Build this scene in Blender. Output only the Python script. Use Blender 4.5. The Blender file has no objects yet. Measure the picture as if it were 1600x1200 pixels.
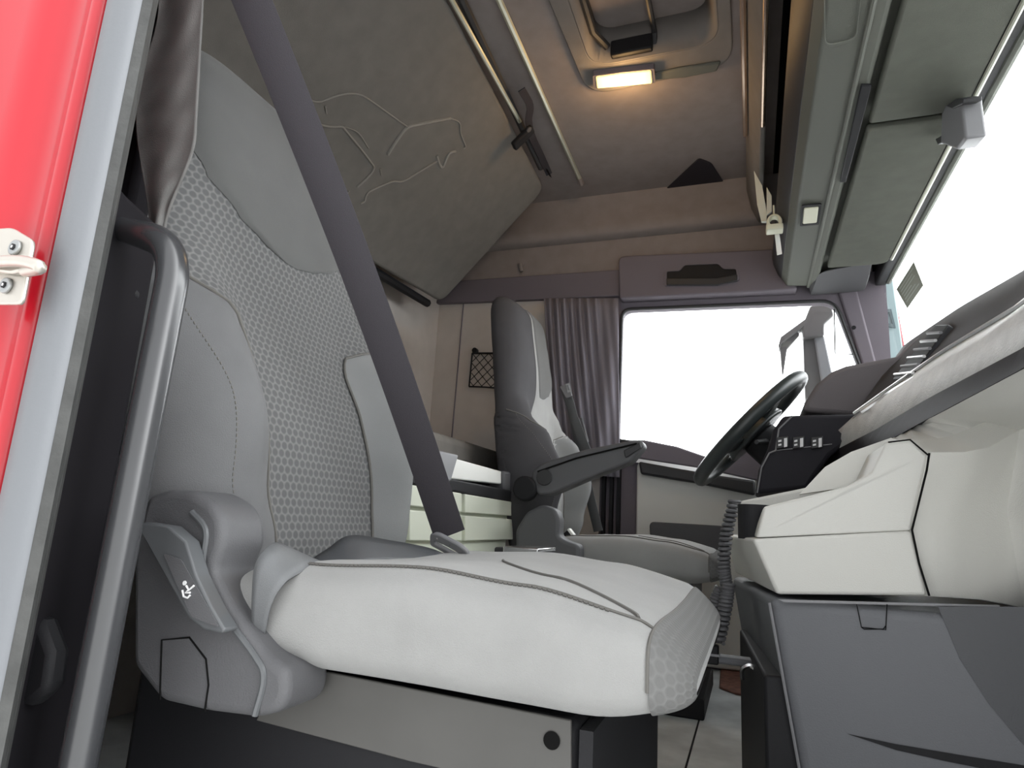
import bpy, bmesh, math, random
from mathutils import Vector as V, Matrix
random.seed(7)
SC = bpy.context.scene
COL = SC.collection
# ------------------------------------------------------------------ camera
FPX = 1000.0
_Y = V((375, 230, 1000)).normalized()
_Z = V((275, -4796, 1000)); _Z = (_Z - _Y * _Z.dot(_Y)).normalized()
_X = _Y.cross(_Z)
if _X[0] < 0: _X = -_X
CAM = V((0, 0, 0.47))
def ray(px, py):
    c = V((px - 800, py - 600, FPX))
    return V((_X.dot(c), _Y.dot(c), _Z.dot(c)))
def at(px, py, X=None, Y=None, Z=None):
    d = ray(px, py)
    if X is not None: t = (X - CAM.x) / d.x
    elif Y is not None: t = (Y - CAM.y) / d.y
    else: t = (Z - CAM.z) / d.z
    return CAM + d * t
def atp(px, py, P, n):
    d = ray(px, py); return CAM + d * (n.dot(P - CAM) / n.dot(d))
cd = bpy.data.cameras.new('camera'); co = bpy.data.objects.new('camera', cd); COL.objects.link(co)
cd.sensor_width = 36; cd.lens = 36 * FPX / 1600; cd.clip_start = 0.01
r = V((_X[0], _Y[0], _Z[0])); up = -V((_X[1], _Y[1], _Z[1])); bk = -V((_X[2], _Y[2], _Z[2]))
m = Matrix((r, up, bk)).transposed().to_4x4(); m.translation = CAM
co.matrix_world = m
SC.camera = co

# ------------------------------------------------------------------ materials
M = {}
def mat(name, col, rough=.6, metal=0, bump=0, bscale=300, var=0, vscale=8, spec=.5, kind='noise', coat=0, sheen=0):
    mt = bpy.data.materials.new(name); mt.use_nodes = True
    nt = mt.node_tree; N = nt.nodes; L = nt.links
    b = N['Principled BSDF']
    b.inputs['Base Color'].default_value = (*col, 1); b.inputs['Roughness'].default_value = rough
    b.inputs['Metallic'].default_value = metal; b.inputs['Specular IOR Level'].default_value = spec
    b.inputs['Coat Weight'].default_value = coat; b.inputs['Sheen Weight'].default_value = sheen
    tc = N.new('ShaderNodeTexCoord')
    if var:
        n = N.new('ShaderNodeTexNoise'); n.inputs['Scale'].default_value = vscale; n.inputs['Detail'].default_value = 5
        L.new(tc.outputs['Object'], n.inputs['Vector'])
        cr = N.new('ShaderNodeValToRGB')
        cr.color_ramp.elements[0].position = .3; cr.color_ramp.elements[1].position = .7
        cr.color_ramp.elements[0].color = (*[c * (1 - var) for c in col], 1)
        cr.color_ramp.elements[1].color = (*[min(1, c * (1 + var)) for c in col], 1)
        L.new(n.outputs['Fac'], cr.inputs['Fac']); L.new(cr.outputs['Color'], b.inputs['Base Color'])
    if bump:
        n = N.new('ShaderNodeTexNoise'); n.inputs['Scale'].default_value = bscale; n.inputs['Detail'].default_value = 3
        L.new(tc.outputs['Object'], n.inputs['Vector'])
        bp = N.new('ShaderNodeBump'); bp.inputs['Strength'].default_value = bump; bp.inputs['Distance'].default_value = .002
        L.new(n.outputs['Fac'], bp.inputs['Height']); L.new(bp.outputs['Normal'], b.inputs['Normal'])
    M[name] = mt; return mt
def hexmat(name, cdark, clight, size):
    mt = mat(name, cdark, .85, spec=.3)
    nt = mt.node_tree; N = nt.nodes; L = nt.links; b = N['Principled BSDF']
    uv = N.new('ShaderNodeUVMap')
    def vm(op, a, bvec=None):
        n = N.new('ShaderNodeVectorMath'); n.operation = op
        if isinstance(a, tuple): n.inputs[0].default_value = a
        else: L.new(a, n.inputs[0])
        if bvec is not None:
            if isinstance(bvec, tuple): n.inputs[1].default_value = bvec
            else: L.new(bvec, n.inputs[1])
        return n
    R = (size, size * 1.7320508, 1.0); Hf = (R[0] / 2, R[1] / 2, .5)
    base = vm('ADD', uv.outputs['UV'], (R[0] * 200, R[1] * 200, 0)).outputs[0]
    ln = []
    for off in ((0, 0, 0), (Hf[0], Hf[1], 0)):
        s = vm('ADD', base, off).outputs[0]
        q = vm('MODULO', s, R).outputs[0]
        q = vm('SUBTRACT', q, Hf).outputs[0]
        q = vm('MULTIPLY', q, (1, 1, 0)).outputs[0]
        ln.append(vm('LENGTH', q).outputs['Value'])
    mn = N.new('ShaderNodeMath'); mn.operation = 'MINIMUM'; L.new(ln[0], mn.inputs[0]); L.new(ln[1], mn.inputs[1])
    mr = N.new('ShaderNodeMapRange'); mr.inputs['From Min'].default_value = size * .30; mr.inputs['From Max'].default_value = size * .52
    L.new(mn.outputs[0], mr.inputs['Value'])
    mx = N.new('ShaderNodeMix'); mx.data_type = 'RGBA'
    mx.inputs['A'].default_value = (*cdark, 1); mx.inputs['B'].default_value = (*clight, 1)
    L.new(mr.outputs[0], mx.inputs['Factor']); L.new(mx.outputs['Result'], b.inputs['Base Color'])
    bp = N.new('ShaderNodeBump'); bp.inputs['Strength'].default_value = .5; bp.inputs['Distance'].default_value = .0015
    L.new(mr.outputs[0], bp.inputs['Height']); L.new(bp.outputs['Normal'], b.inputs['Normal'])
    return mt

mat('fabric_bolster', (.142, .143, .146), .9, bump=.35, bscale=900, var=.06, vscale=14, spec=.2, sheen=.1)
mat('fabric_grey', (.305, .305, .298), .9, bump=.35, bscale=900, var=.06, vscale=14, spec=.2, sheen=.2)
mat('fabric_light', (.115, .116, .114), .9, bump=.35, bscale=1100, var=.04, vscale=20, spec=.2, sheen=.2)
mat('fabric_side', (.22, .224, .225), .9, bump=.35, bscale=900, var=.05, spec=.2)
mat('fabric_dark', (.075, .073, .078), .9, bump=.35, bscale=900, var=.06, vscale=14, spec=.2)
hexmat('honeycomb', (.11, .111, .113), (.19, .19, .187), .0125)
hexmat('honeycomb_front', (.15, .15, .147), (.178, .178, .175), .0125)
mat('stitch', (.13, .125, .115), .8)
mat('plastic_dark', (.035, .035, .037), .5, bump=.25, bscale=700, spec=.4)
mat('plastic_slate', (.10, .10, .105), .55, bump=.3, bscale=700, spec=.4)
mat('plastic_black', (.014, .014, .016), .6, bump=.15, bscale=600, spec=.25)
mat('pillar_black', (.012, .011, .013), .85, spec=.1)
mat('plastic_grey', (.22, .22, .23), .5, bump=.1, bscale=600)
mat('plastic_lever', (.10, .105, .11), .38)
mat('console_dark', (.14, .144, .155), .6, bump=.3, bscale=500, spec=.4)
mat('console_shade', (.085, .087, .094), .55, bump=.3, bscale=500, spec=.4)
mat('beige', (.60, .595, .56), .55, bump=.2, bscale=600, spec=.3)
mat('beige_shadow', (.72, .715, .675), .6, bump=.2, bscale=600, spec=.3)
mat('drawer', (.68, .71, .60), .5, spec=.4)
mat('sheet_metal', (.10, .097, .092), .6, var=.08, vscale=10, spec=.3)
mat('webbing', (.036, .032, .038), .75, bump=.4, bscale=1200, spec=.4)
mat('webbing_grey', (.14, .145, .15), .55, bump=.3, bscale=1200)
mat('lap_dark', (.06, .064, .07), .5, bump=.3, bscale=1200)
mat('headliner', (.30, .262, .25), .95, bump=.5, bscale=700, var=.07, vscale=18, spec=.1)
mat('headliner_cool', (.21, .196, .186), .95, bump=.4, bscale=700, var=.06, vscale=18, spec=.1)
mat('bunk_fabric', (.20, .188, .172), .95, bump=.5, bscale=800, var=.07, vscale=22, spec=.1)
mat('emblem', (.285, .27, .245), .9)
mat('wall_cloth', (.60, .55, .51), .95, bump=.4, bscale=700, var=.05, vscale=12, spec=.1)
mat('trim_plum', (.175, .155, .178), .65, bump=.3, bscale=600, spec=.3)
mat('curtain_dark', (.24, .225, .26), .9, bump=.3, bscale=900, spec=.1)
mat('curtain_grey', (.15, .147, .142), .9, bump=.3, bscale=700, spec=.1, var=.1, vscale=25)
mat('shelf_grey', (.13, .135, .115), .6, bump=.3, bscale=700, spec=.3)
mat('shelf_black', (.008, .008, .008), .9, spec=.05)
mat('blind', (.135, .14, .12), .9, bump=.35, bscale=900, var=.06, vscale=25, spec=.1)
mat('floor_mat', (.70, .72, .715), .75, bump=.3, bscale=150, var=.2, vscale=9, spec=.3)
mat('seal', (.16, .168, .18), .5, bump=.1, bscale=200, spec=.5)
mat('handle_paint', (.038, .039, .042), .27, spec=.8)
mat('seal_lip', (.055, .056, .054), .55, bump=.3, bscale=200, var=.25, vscale=40)
mat('red_paint', (.42, .006, .016), .3, coat=.35)
mat('metal_plate', (.55, .52, .47), .4, metal=.8)
mat('metal_bright', (.75, .75, .75), .25, metal=1)
mat('aluminium_green_cast', (.72, .74, .62), .4, metal=.7)  # pale metal, its yellow-green tint paints in a hi-vis reflection
mat('screw', (.35, .36, .36), .35, metal=.8)
mat('white_plastic', (.82, .82, .78), .5)
mat('cream_plastic', (.70, .70, .55), .5)
mat('paper', (.72, .74, .66), .8)
mat('teal_panel', (.32, .42, .43), .5)
mat('teal_dark', (.10, .14, .15), .5)
mat('dash_strip', (.64, .63, .615), .55, bump=.9, bscale=300, var=.1, vscale=30, spec=.3)
mat('dash_top', (.085, .078, .08), .7, bump=.3, bscale=600, spec=.2)
mat('hood_pad', (.17, .155, .16), .75, bump=.3, bscale=600, spec=.15)
mat('dash_black', (.018, .017, .022), .65, bump=.2, bscale=600, spec=.25)
mat('chrome_line', (.8, .8, .8), .3, metal=.6)
mat('rubber_wheel', (.035, .042, .042), .38, bump=.1, bscale=900)
mat('gloss_trim', (.55, .42, .32), .2, metal=.8)
mat('sticker', (.22, .225, .17), .7)
mat('sticker_line', (.42, .43, .38), .7)
mat('mirror_shell', (.10, .095, .095), .5)
mat('ground_asphalt', (.45, .45, .44), .9, var=.15, vscale=3)
mat('rust', (.22, .10, .07), .9, var=.3, vscale=60)
mat('print_white', (.75, .75, .75), .6)
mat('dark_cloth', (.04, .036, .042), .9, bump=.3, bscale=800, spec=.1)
def glass(name, tint, fac):
    mt = bpy.data.materials.new(name); mt.use_nodes = True; nt = mt.node_tree; N = nt.nodes; N.clear()
    o = N.new('ShaderNodeOutputMaterial'); t = N.new('ShaderNodeBsdfTransparent'); g = N.new('ShaderNodeBsdfGlossy')
    t.inputs['Color'].default_value = (*tint, 1); g.inputs['Roughness'].default_value = .03
    mx = N.new('ShaderNodeMixShader'); mx.inputs[0].default_value = fac
    nt.links.new(t.outputs[0], mx.inputs[1]); nt.links.new(g.outputs[0], mx.inputs[2]); nt.links.new(mx.outputs[0], o.inputs[0])
    M[name] = mt
glass('pane_glass', (.97, .98, .98), .05)
def emis(name, col, st):
    mt = bpy.data.materials.new(name); mt.use_nodes = True; b = mt.node_tree.nodes['Principled BSDF']
    b.inputs['Base Color'].default_value = (.8, .7, .5, 1)
    b.inputs['Emission Color'].default_value = (*col, 1); b.inputs['Emission Strength'].default_value = st
    M[name] = mt
emis('lamp_glow', (1.0, .72, .22), 1.5)
emis('lamp_hot', (1.0, .85, .55), 6.0)

# ------------------------------------------------------------------ geometry helpers
def lerp_tab(tab, x):
    if x <= tab[0][0]: return tab[0][1]
    for (a, va), (b, vb) in zip(tab, tab[1:]):
        if x <= b:
            t = (x - a) / (b - a); t = t * t * (3 - 2 * t); return va + (vb - va) * t
    return tab[-1][1]
def spline(pts, n=8, closed=False):
    pts = [V(p) for p in pts]; out = []; k = len(pts)
    rng = k if closed else k - 1
    for i in range(rng):
        if closed: p0, p1, p2, p3 = pts[(i - 1) % k], pts[i], pts[(i + 1) % k], pts[(i + 2) % k]
        else:
            p1, p2 = pts[i], pts[i + 1]
            p0 = pts[i - 1] if i else p1 * 2 - p2
            p3 = pts[i + 2] if i + 2 < k else p2 * 2 - p1
        for j in range(n):
            t = j / n
            out.append(.5 * ((2 * p1) + (p2 - p0) * t + (2 * p0 - 5 * p1 + 4 * p2 - p3) * t * t + (3 * p1 - p0 - 3 * p2 + p3) * t ** 3))
    if not closed: out.append(pts[-1])
    return out
def rounded(pts, r, n=5):
    pts = [V(p) for p in pts]; k = len(pts); out = []
    for i in range(k):
        rr = r[i] if isinstance(r, (list, tuple)) else r
        p, a, b = pts[i], pts[i - 1], pts[(i + 1) % k]
        if rr <= 0: out.append(p); continue
        da, db = (a - p), (b - p)
        q = min(rr, da.length * .48, db.length * .48)
        A = p + da.normalized() * q; B = p + db.normalized() * q
        for j in range(n + 1):
            t = j / n; out.append(A * (1 - t) ** 2 + p * 2 * t * (1 - t) + B * t * t)
    return out
class MB:
    def __init__(s): s.bm = bmesh.new(); s.uvs = {}
    def face(s, pts):
        try: return s.bm.faces.new([s.bm.verts.new(p) for p in pts])
        except ValueError: return None
    def prism(s, pts, vec):
        pts = [V(p) for p in pts]; vec = V(vec); k = len(pts)
        a = [s.bm.verts.new(p) for p in pts]; b = [s.bm.verts.new(p + vec) for p in pts]
        fs = [s.bm.faces.new(a), s.bm.faces.new(b[::-1])]
        for i in range(k):
            j = (i + 1) % k; fs.append(s.bm.faces.new((a[j], a[i], b[i], b[j])))
        return s
    def frustum(s, A, B):
        a = [s.bm.verts.new(V(p)) for p in A]; b = [s.bm.verts.new(V(p)) for p in B]; k = len(a)
        s.bm.faces.new(a); s.bm.faces.new(b[::-1])
        for i in range(k):
            j = (i + 1) % k; s.bm.faces.new((a[j], a[i], b[i], b[j]))
        return s
    def box(s, lo, hi):
        x0, y0, z0 = lo; x1, y1, z1 = hi
        return s.prism([(x0, y0, z0), (x1, y0, z0), (x1, y1, z0), (x0, y1, z0)], (0, 0, z1 - z0))
    def obox(s, c, ax, ay, az):
        c, ax, ay, az = V(c), V(ax), V(ay), V(az)
        return s.prism([c - ax - ay - az, c + ax - ay - az, c + ax + ay - az, c - ax + ay - az], az * 2)
    def ring_frame(s, outer, inner, vec):
        # flat frame: outer and inner loops with equal count
        vec = V(vec); k = len(outer)
        o0 = [s.bm.verts.new(V(p)) for p in outer]; i0 = [s.bm.verts.new(V(p)) for p in inner]
        o1 = [s.bm.verts.new(V(p) + vec) for p in outer]; i1 = [s.bm.verts.new(V(p) + vec) for p in inner]
        for a in range(k):
            b = (a + 1) % k
            s.bm.faces.new((o0[a], o0[b], i0[b], i0[a])); s.bm.faces.new((o1[b], o1[a], i1[a], i1[b]))
            s.bm.faces.new((o0[b], o0[a], o1[a], o1[b])); s.bm.faces.new((i0[a], i0[b], i1[b], i1[a]))
        return s
    def tube(s, pts, r, seg=10, closed=False, flat=None):
        """round tube along pts; r number or list; flat=(normal, half_width, half_thick) for ribbons"""
        pts = [V(p) for p in pts]; k = len(pts); rings = []
        nrm = None
        for i in range(k):
            if closed: t = pts[(i + 1) % k] - pts[i - 1]
            else: t = pts[min(i + 1, k - 1)] - pts[max(i - 1, 0)]
            t.normalize()
            if nrm is None:
                a = V((0, 0, 1)) if abs(t.z) < .9 else V((1, 0, 0)); nrm = t.cross(a).normalized()
            else:
                nrm = (nrm - t * nrm.dot(t)).normalized()
            bn = t.cross(nrm); rr = r[i] if isinstance(r, (list, tuple)) else r
            rings.append([s.bm.verts.new(pts[i] + (nrm * math.cos(2 * math.pi * j / seg) + bn * math.sin(2 * math.pi * j / seg)) * rr) for j in range(seg)])
        s._skin(rings, closed); return s
    def ribbon(s, pts, wdirs, hw, ht):
        """flat strap: wdirs = width direction per point"""
        pts = [V(p) for p in pts]; k = len(pts); rings = []
        for i in range(k):
            t = (pts[min(i + 1, k - 1)] - pts[max(i - 1, 0)]).normalized()
            w = V(wdirs[i]); w = (w - t * w.dot(t)).normalized(); n = t.cross(w)
            rings.append([s.bm.verts.new(pts[i] + w * a * hw + n * b * ht) for a, b in ((-1, -.4), (-.96, -1), (.96, -1), (1, -.4), (1, .4), (.96, 1), (-.96, 1), (-1, .4))])
        s._skin(rings, False); return s
    def _skin(s, rings, closed, caps=True):
        k = len(rings); seg = len(rings[0])
        for i in range(k if closed else k - 1):
            A, B = rings[i], rings[(i + 1) % k]
            for j in range(seg):
                l = (j + 1) % seg; s.bm.faces.new((A[j], A[l], B[l], B[j]))
        if not closed and caps:
            s.bm.faces.new(rings[0][::-1]); s.bm.faces.new(rings[-1])
    def loft(s, rings, caps=True):
        R = [[s.bm.verts.new(V(p)) for p in ring] for ring in rings]; s._skin(R, False, caps); return s
    def grid(s, rows, uv=None):
        R = [[s.bm.verts.new(V(p)) for p in row] for row in rows]
        if uv:
            for rv, ru in zip(R, uv):
                for v, u in zip(rv, ru): s.uvs[v] = u
        for i in range(len(R) - 1):
            for j in range(len(R[i]) - 1):
                s.bm.faces.new((R[i][j], R[i][j + 1], R[i + 1][j + 1], R[i + 1][j]))
        return s
    def disc(s, c, n, r, h, seg=20):
        c, n = V(c), V(n).normalized(); a = n.orthogonal().normalized(); b = n.cross(a)
        return s.prism([c + (a * math.cos(2 * math.pi * i / seg) + b * math.sin(2 * math.pi * i / seg)) * r for i in range(seg)], n * h)
    def build(s, name, m, parent=None, bevel=0, subdiv=0, solid=0, angle=35, label=None, seg=2, recalc=True):
        bm = s.bm
        if recalc: bmesh.ops.recalc_face_normals(bm, faces=bm.faces)
        if s.uvs:
            lay = bm.loops.layers.uv.new('UVMap')
            for f in bm.faces:
                for l in f.loops:
                    if l.vert in s.uvs: l[lay].uv = s.uvs[l.vert]
        me = bpy.data.meshes.new(name); bm.to_mesh(me); bm.free()
        for p in me.polygons: p.use_smooth = True
        me.set_sharp_from_angle(angle=math.radians(angle))
        me.materials.append(M[m] if isinstance(m, str) else m)
        o = bpy.data.objects.new(name, me); COL.objects.link(o)
        if solid:
            md = o.modifiers.new('solid', 'SOLIDIFY'); md.thickness = solid; md.offset = 0
        if bevel:
            md = o.modifiers.new('bevel', 'BEVEL'); md.width = bevel; md.segments = seg; md.limit_method = 'ANGLE'; md.angle_limit = math.radians(40)
            md.harden_normals = False
        if subdiv:
            md = o.modifiers.new('sub', 'SUBSURF'); md.levels = subdiv; md.render_levels = subdiv
        if parent:
            o.parent = parent; o.matrix_parent_inverse = parent_world(parent).inverted()
        if label: o['label'] = label
        return o
def parent_world(p):
    w = Matrix.Translation(p.location)
    return w if p.type == 'EMPTY' else Matrix.Identity(4)
def thing(name, label, cat, loc, group=None):
    o = bpy.data.objects.new(name, None); COL.objects.link(o); o.location = loc; o.empty_display_size = .05
    o['label'] = label; o['category'] = cat
    if group: o['group'] = group
    return o
def tag(o, label, cat, group=None):
    o['label'] = label; o['category'] = cat
    if group: o['group'] = group
    return o
def struct(o): o['kind'] = 'structure'; return o
def pxs(lst, **k): return [at(x, y, **k) for x, y in lst]
YA = V((0, 1, 0))

YN, YF = .40, 2.45          # near and far side walls
ZC = 1.80                   # ceiling
XR = -1.30                  # rear wall
XW = .45                    # windscreen

# ------------------------------------------------------------------ setting
b = MB(); b.box((XR, YN - .02, -.04), (.66, YF + .02, 0))
fl = struct(b.build('floor', 'floor_mat'))
b = MB(); b.box((-.135, .45, 0), (-.131, 2.3, .0012)); b.build('floor_seam', 'plastic_black', fl)
# ceiling with a hatch opening
HX0, HX1, HY0, HY1 = -.43, -.055, 1.08, 1.63
b = MB()
outer = rounded([(XR, YN, ZC), (.10, YN, ZC), (.10, YF - .05, ZC), (XR, YF - .05, ZC)], .0001, 6)
inner = rounded([(HX0, HY0, ZC), (HX1, HY0, ZC), (HX1, HY1, ZC), (HX0, HY1, ZC)], .07, 6)
b.ring_frame(outer, inner, (0, 0, .03))
ceiling = struct(b.build('ceiling', 'headliner'))
# rear wall
b = MB(); b.box((XR - .03, YN, -.04), (XR, YF, ZC + .03)); struct(b.build('wall_rear', 'wall_cloth'))
# far side wall: behind the door, over the door, with cove
zt = 1.40
b = MB(); b.box((XR, YF, 0), (-.545, YF + .04, zt)); wl = struct(b.build('wall_left', 'wall_cloth'))
sm = at(697, 475, Y=YF - .002); sm2 = at(664, 660, Y=YF - .002)
b = MB(); b.tube([(-1.18, YF - .001, 1.42), (-1.19, YF - .001, .65)], .003, 6); b.build('wall_seam', 'trim_plum', wl)
b = MB()
prof = [(YF - .03, ZC + .02), (YF - .055, ZC), (YF - .05, 1.775), (YF - .045, 1.74), (YF - .045, 1.70), (YF - .055, 1.665), (YF - .05, 1.635), (YF - .035, 1.625), (YF, 1.62), (YF + .04, 1.62), (YF + .04, ZC + .02)]
b.prism([(XR, y, z) for y, z in prof], (1.76, 0, 0)); struct(b.build('trim_1', 'headliner', angle=50))
b = MB(); b.box((XR, YF, zt), (.46, YF + .04, 1.64)); struct(b.build('trim_2', 'headliner'))
# near side wall behind the open door, roof side rail and sill
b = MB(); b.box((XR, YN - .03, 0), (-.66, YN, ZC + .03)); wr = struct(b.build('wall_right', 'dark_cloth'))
b = MB(); b.box((-.66, YN - .03, 1.52), (.5, YN, ZC + .03)); b.box((.44, YN - .03, .0), (.52, YN + .02, 1.52)); struct(b.build('trim_3', 'headliner_cool'))
# front roof wall above the windscreen (behind the storage shelf)
b = MB(); b.box((.42, YN, 1.40), (.46, YF, ZC + .03)); b.box((.10, YN, ZC), (.46, YF, ZC + .03)); struct(b.build('wall_front', 'shelf_black'))
b = MB(); b.box((.50, YN, 0), (.56, YF, .80)); struct(b.build('trim_4', 'plastic_black'))
b = MB(); b.box((-30, -30, -1.25), (30, 30, -1.2)); struct(b.build('ground', 'ground_asphalt'))

# ------------------------------------------------------------------ driver's door
win_px = [(972, 484), (1304, 470), (1346, 580), (1362, 720), (1110, 722), (1000, 693), (966, 688)]
win = pxs(win_px, Y=YF)
wx = [p.x for p in win]
inner = rounded(win, [.04, .05, .02, .02, .05, .05, .01], 5)
cx = sum(p.x for p in inner) / len(inner); cz = sum(p.z for p in inner) / len(inner)
DX0, DX1, DZ0, DZ1 = -.545, .46, -.03, zt
def to_rect(p):
    dx, dz = p.x - cx, p.z - cz
    t = min(((DX1 - cx) if dx > 0 else (DX0 - cx)) / dx if abs(dx) > 1e-6 else 9e9, ((DZ1 - cz) if dz > 0 else (DZ0 - cz)) / dz if abs(dz) > 1e-6 else 9e9)
    return V((cx + dx * t, p.y, cz + dz * t))
outer = [to_rect(p) for p in inner]
for c in ((DX0, DZ0), (DX1, DZ0), (DX0, DZ1), (DX1, DZ1)):
    i = min(range(len(outer)), key=lambda i: (outer[i].x - c[0]) ** 2 + (outer[i].z - c[1]) ** 2); outer[i] = V((c[0], YF, c[1]))
b = MB(); b.ring_frame(outer, inner, (0, .05, 0))
door = struct(b.build('door_1', 'trim_plum'))
# lower card
b = MB(); b.prism(rounded([(-.40, YF, .01), (.45, YF, .01), (.45, YF, .60), (-.02, YF, .66), (-.40, YF, .70)], .02), (0, -.03, 0))
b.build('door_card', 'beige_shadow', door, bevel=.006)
b = MB(); b.prism(pxs([(1000, 722), (1110, 742), (1180, 752), (1180, 775), (1095, 757), (1003, 742)], Y=YF - .03), (0, -.035, 0)); b.build('arm_rest', 'plastic_dark', door, bevel=.008)
b = MB(); b.prism(pxs([(985, 690), (1010, 690), (1060, 700), (1112, 718), (1150, 722), (1155, 700), (1190, 690), (1190, 754), (1095, 733), (985, 716)], Y=YF - .002), (0, -.05, 0)); b.build('sill_trim', 'trim_plum', door, bevel=.006)
b = MB(); b.prism(pxs([(985, 715), (1095, 732), (1180, 751), (1180, 756), (1095, 738), (985, 721)], Y=YF - .052), (0, -.006, 0)); b.build('sill_strip', 'chrome_line', door)
b = MB(); b.prism(rounded(pxs([(1015, 815), (1135, 822), (1135, 880), (1020, 880)], Y=YF - .03), .02), (0, -.012, 0)); b.build('door_pocket', 'plastic_slate', door, bevel=.004)
for px in (945, 957, 968):
    b = MB(); p0 = at(px, 738, Y=YF - .01); b.box((p0.x - .006, YF - .03, .1), (p0.x + .006, YF, .69)); b.build('door_seal', 'plastic_black', door)
# pane
b = MB(); b.prism([p + V((0, .025, 0)) for p in inner], (0, .005, 0)); struct(b.build('window_1', 'pane_glass'))
b = MB(); b.tube([p + V((0, -.004, 0)) for p in inner], .007, 8, closed=True); b.build('window_gasket', 'plastic_dark', door)
# dark line where the quarter light splits off
b = MB(); q = pxs([(1303, 470), (1305, 552), (1340, 554)], Y=YF + .03); b.tube(q, .0025, 6); b.build('heater_wire', 'plastic_black', door)

# side locker above the door with grip recess, and the dark rail band
loc_px = [(966, 400), (1232, 388), (1246, 452), (968, 466)]
Q = pxs(loc_px, Y=YF - .06)
t = thing('side_locker', 'dark plum panel with a grip recess above the side window', 'panel', Q[3])
b = MB(); b.prism(rounded(Q, [.03, .02, .01, .01]), (0, .07, 0)); b.build('panel', 'trim_plum', t, bevel=.012, seg=3)
g = rounded(pxs([(1042, 425), (1062, 424), (1070, 415), (1122, 413), (1130, 421), (1150, 421), (1152, 438), (1120, 446), (1042, 446)], Y=YF - .0605), .008)
gc = sum(g, V()) / len(g)
b = MB(); b.ring_frame([gc + (p - gc) * 1.07 for p in g], g, (0, -.006, 0)); b.build('grip_rim', 'trim_plum', t, bevel=.002)
b = MB(); b.prism(g, (0, -.0015, 0)); b.build('grip_recess', 'plastic_black', t)
b = MB(); lo = pxs([(1042, 436), (1120, 436), (1152, 430), (1152, 440), (1120, 447), (1042, 447)], Y=YF - .062); b.prism(lo, (0, -.012, 0)); b.build('grip_lip', 'plastic_dark', t, bevel=.003)
b = MB(); b.prism(pxs([(718, 438), (968, 421), (968, 462), (676, 474)], Y=YF - .03), (0, .028, 0))
rail = b.build('curtain_rail', 'trim_plum', bevel=.004); tag(rail, 'dark flat curtain rail band running behind the headrest of the far seat', 'rail')
b = MB(); b.tube(pxs([(813, 412), (815, 424)], Y=YF - .015), .008, 8); b.disc(at(814, 411, Y=YF - .012), (0, 1, 0), .014, .01)
tag(b.build('coat_hook', 'headliner'), 'small brown coat hook on the wall above the dark rail', 'hook')

# far curtain, gathered
b = MB(); rows = []
top = [(850, 466), (966, 466)]; bot = [(868, 735), (968, 745)]
for i in range(14):
    v = i / 13; row = []
    for j in range(97):
        u = j / 96
        e = lambda x: x
        px = (850 + (868 - 850) * v) + u * ((966 + 2 * v) - (850 + 18 * v)); py = 466 + v * (272 + 8 * u)
        amp = .012 * (1 - .35 * v) * (1 if u < .72 else .35)
        yy = YF - .075 + amp * math.sin(u * 58 + 2.6 * math.sin(v * 2 + u * 3) - v * 4) + .008 * math.sin(u * 17 + v * 6)
        row.append(at(px, py, Y=yy))
    rows.append(row)
b.grid(rows); tag(b.build('curtain', 'curtain_dark', solid=.003, angle=180), 'dark gathered curtain hanging between the far seat and the side window', 'curtain')

# net pocket
t = thing('storage_net', 'small black elastic net pocket on the wall beside the far headrest', 'net', at(745, 605, Y=YF - .005))
net = [(738, 552), (790, 552), (790, 608), (733, 604)]
N4 = pxs(net, Y=YF - .012)
def nq(u, v): return (N4[0] * (1 - u) + N4[1] * u) * (1 - v) + (N4[3] * (1 - u) + N4[2] * u) * v + V((0, -.012 * math.sin(math.pi * u) * v, 0))
b = MB(); b.tube([nq(i / 8, 0) for i in range(9)], .0045, 6); b.tube([nq(i / 8, 1) for i in range(9)], .0035, 6); b.tube([nq(0, i / 8) for i in range(9)], .0035, 6)
b.build('hem', 'plastic_black', t)
b = MB()
for k in range(-4, 5):
    for sgn in (1, -1):
        seg = []
        for i in range(21):
            v = i / 20; u = (k / 4) + sgn * v * .9 + (0 if sgn > 0 else .5)
            if 0 <= u <= 1: seg.append(nq(u, v))
        if len(seg) > 2: b.tube(seg, .0018, 5)
b.build('mesh', 'plastic_black', t)
b = MB(); b.disc(at(744, 549, Y=YF - .002), (0, -1, 0), .012, .02, 10); b.build('hook', 'plastic_black', t)

# ------------------------------------------------------------------ ceiling details
t = thing('roof_hatch', 'square roof hatch with grey cover and dark rail in the ceiling', 'roof hatch', (-.24, 1.36, ZC))
b = MB()
o1 = rounded([(HX0 - .05, HY0 - .05, ZC - .012), (HX1 + .03, HY0 - .05, ZC - .012), (HX1 + .03, HY1 + .10, ZC - .012), (HX0 - .03, HY1 + .12, ZC - .012)], .09, 7)
i1 = rounded([(HX0 + .01, HY0, ZC - .012), (HX1 - .005, HY0, ZC - .012), (HX1 - .005, HY1 - .01, ZC - .012), (HX0 + .01, HY1 - .01, ZC - .012)], .07, 7)
b.ring_frame(o1, i1, (0, 0, .0118)); b.build('frame', 'headliner_cool', t, bevel=.01, seg=3)
b = MB()
i2 = [V((p.x, p.y, ZC + .09)) for p in rounded([(HX0 + .03, HY0 + .03, 0), (HX1 - .03, HY0 + .03, 0), (HX1 - .03, HY1 - .03, 0), (HX0 + .03, HY1 - .03, 0)], .06, 7)]
R0 = [b.bm.verts.new(p) for p in i1]; R1 = [b.bm.verts.new(p) for p in i2]
b._skin([R0, R1], False, caps=False); b.build('well', 'headliner_cool', t, solid=.004)
b = MB(); b.prism(i2, (0, 0, .01)); b.build('cover', 'headliner', t)
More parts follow.
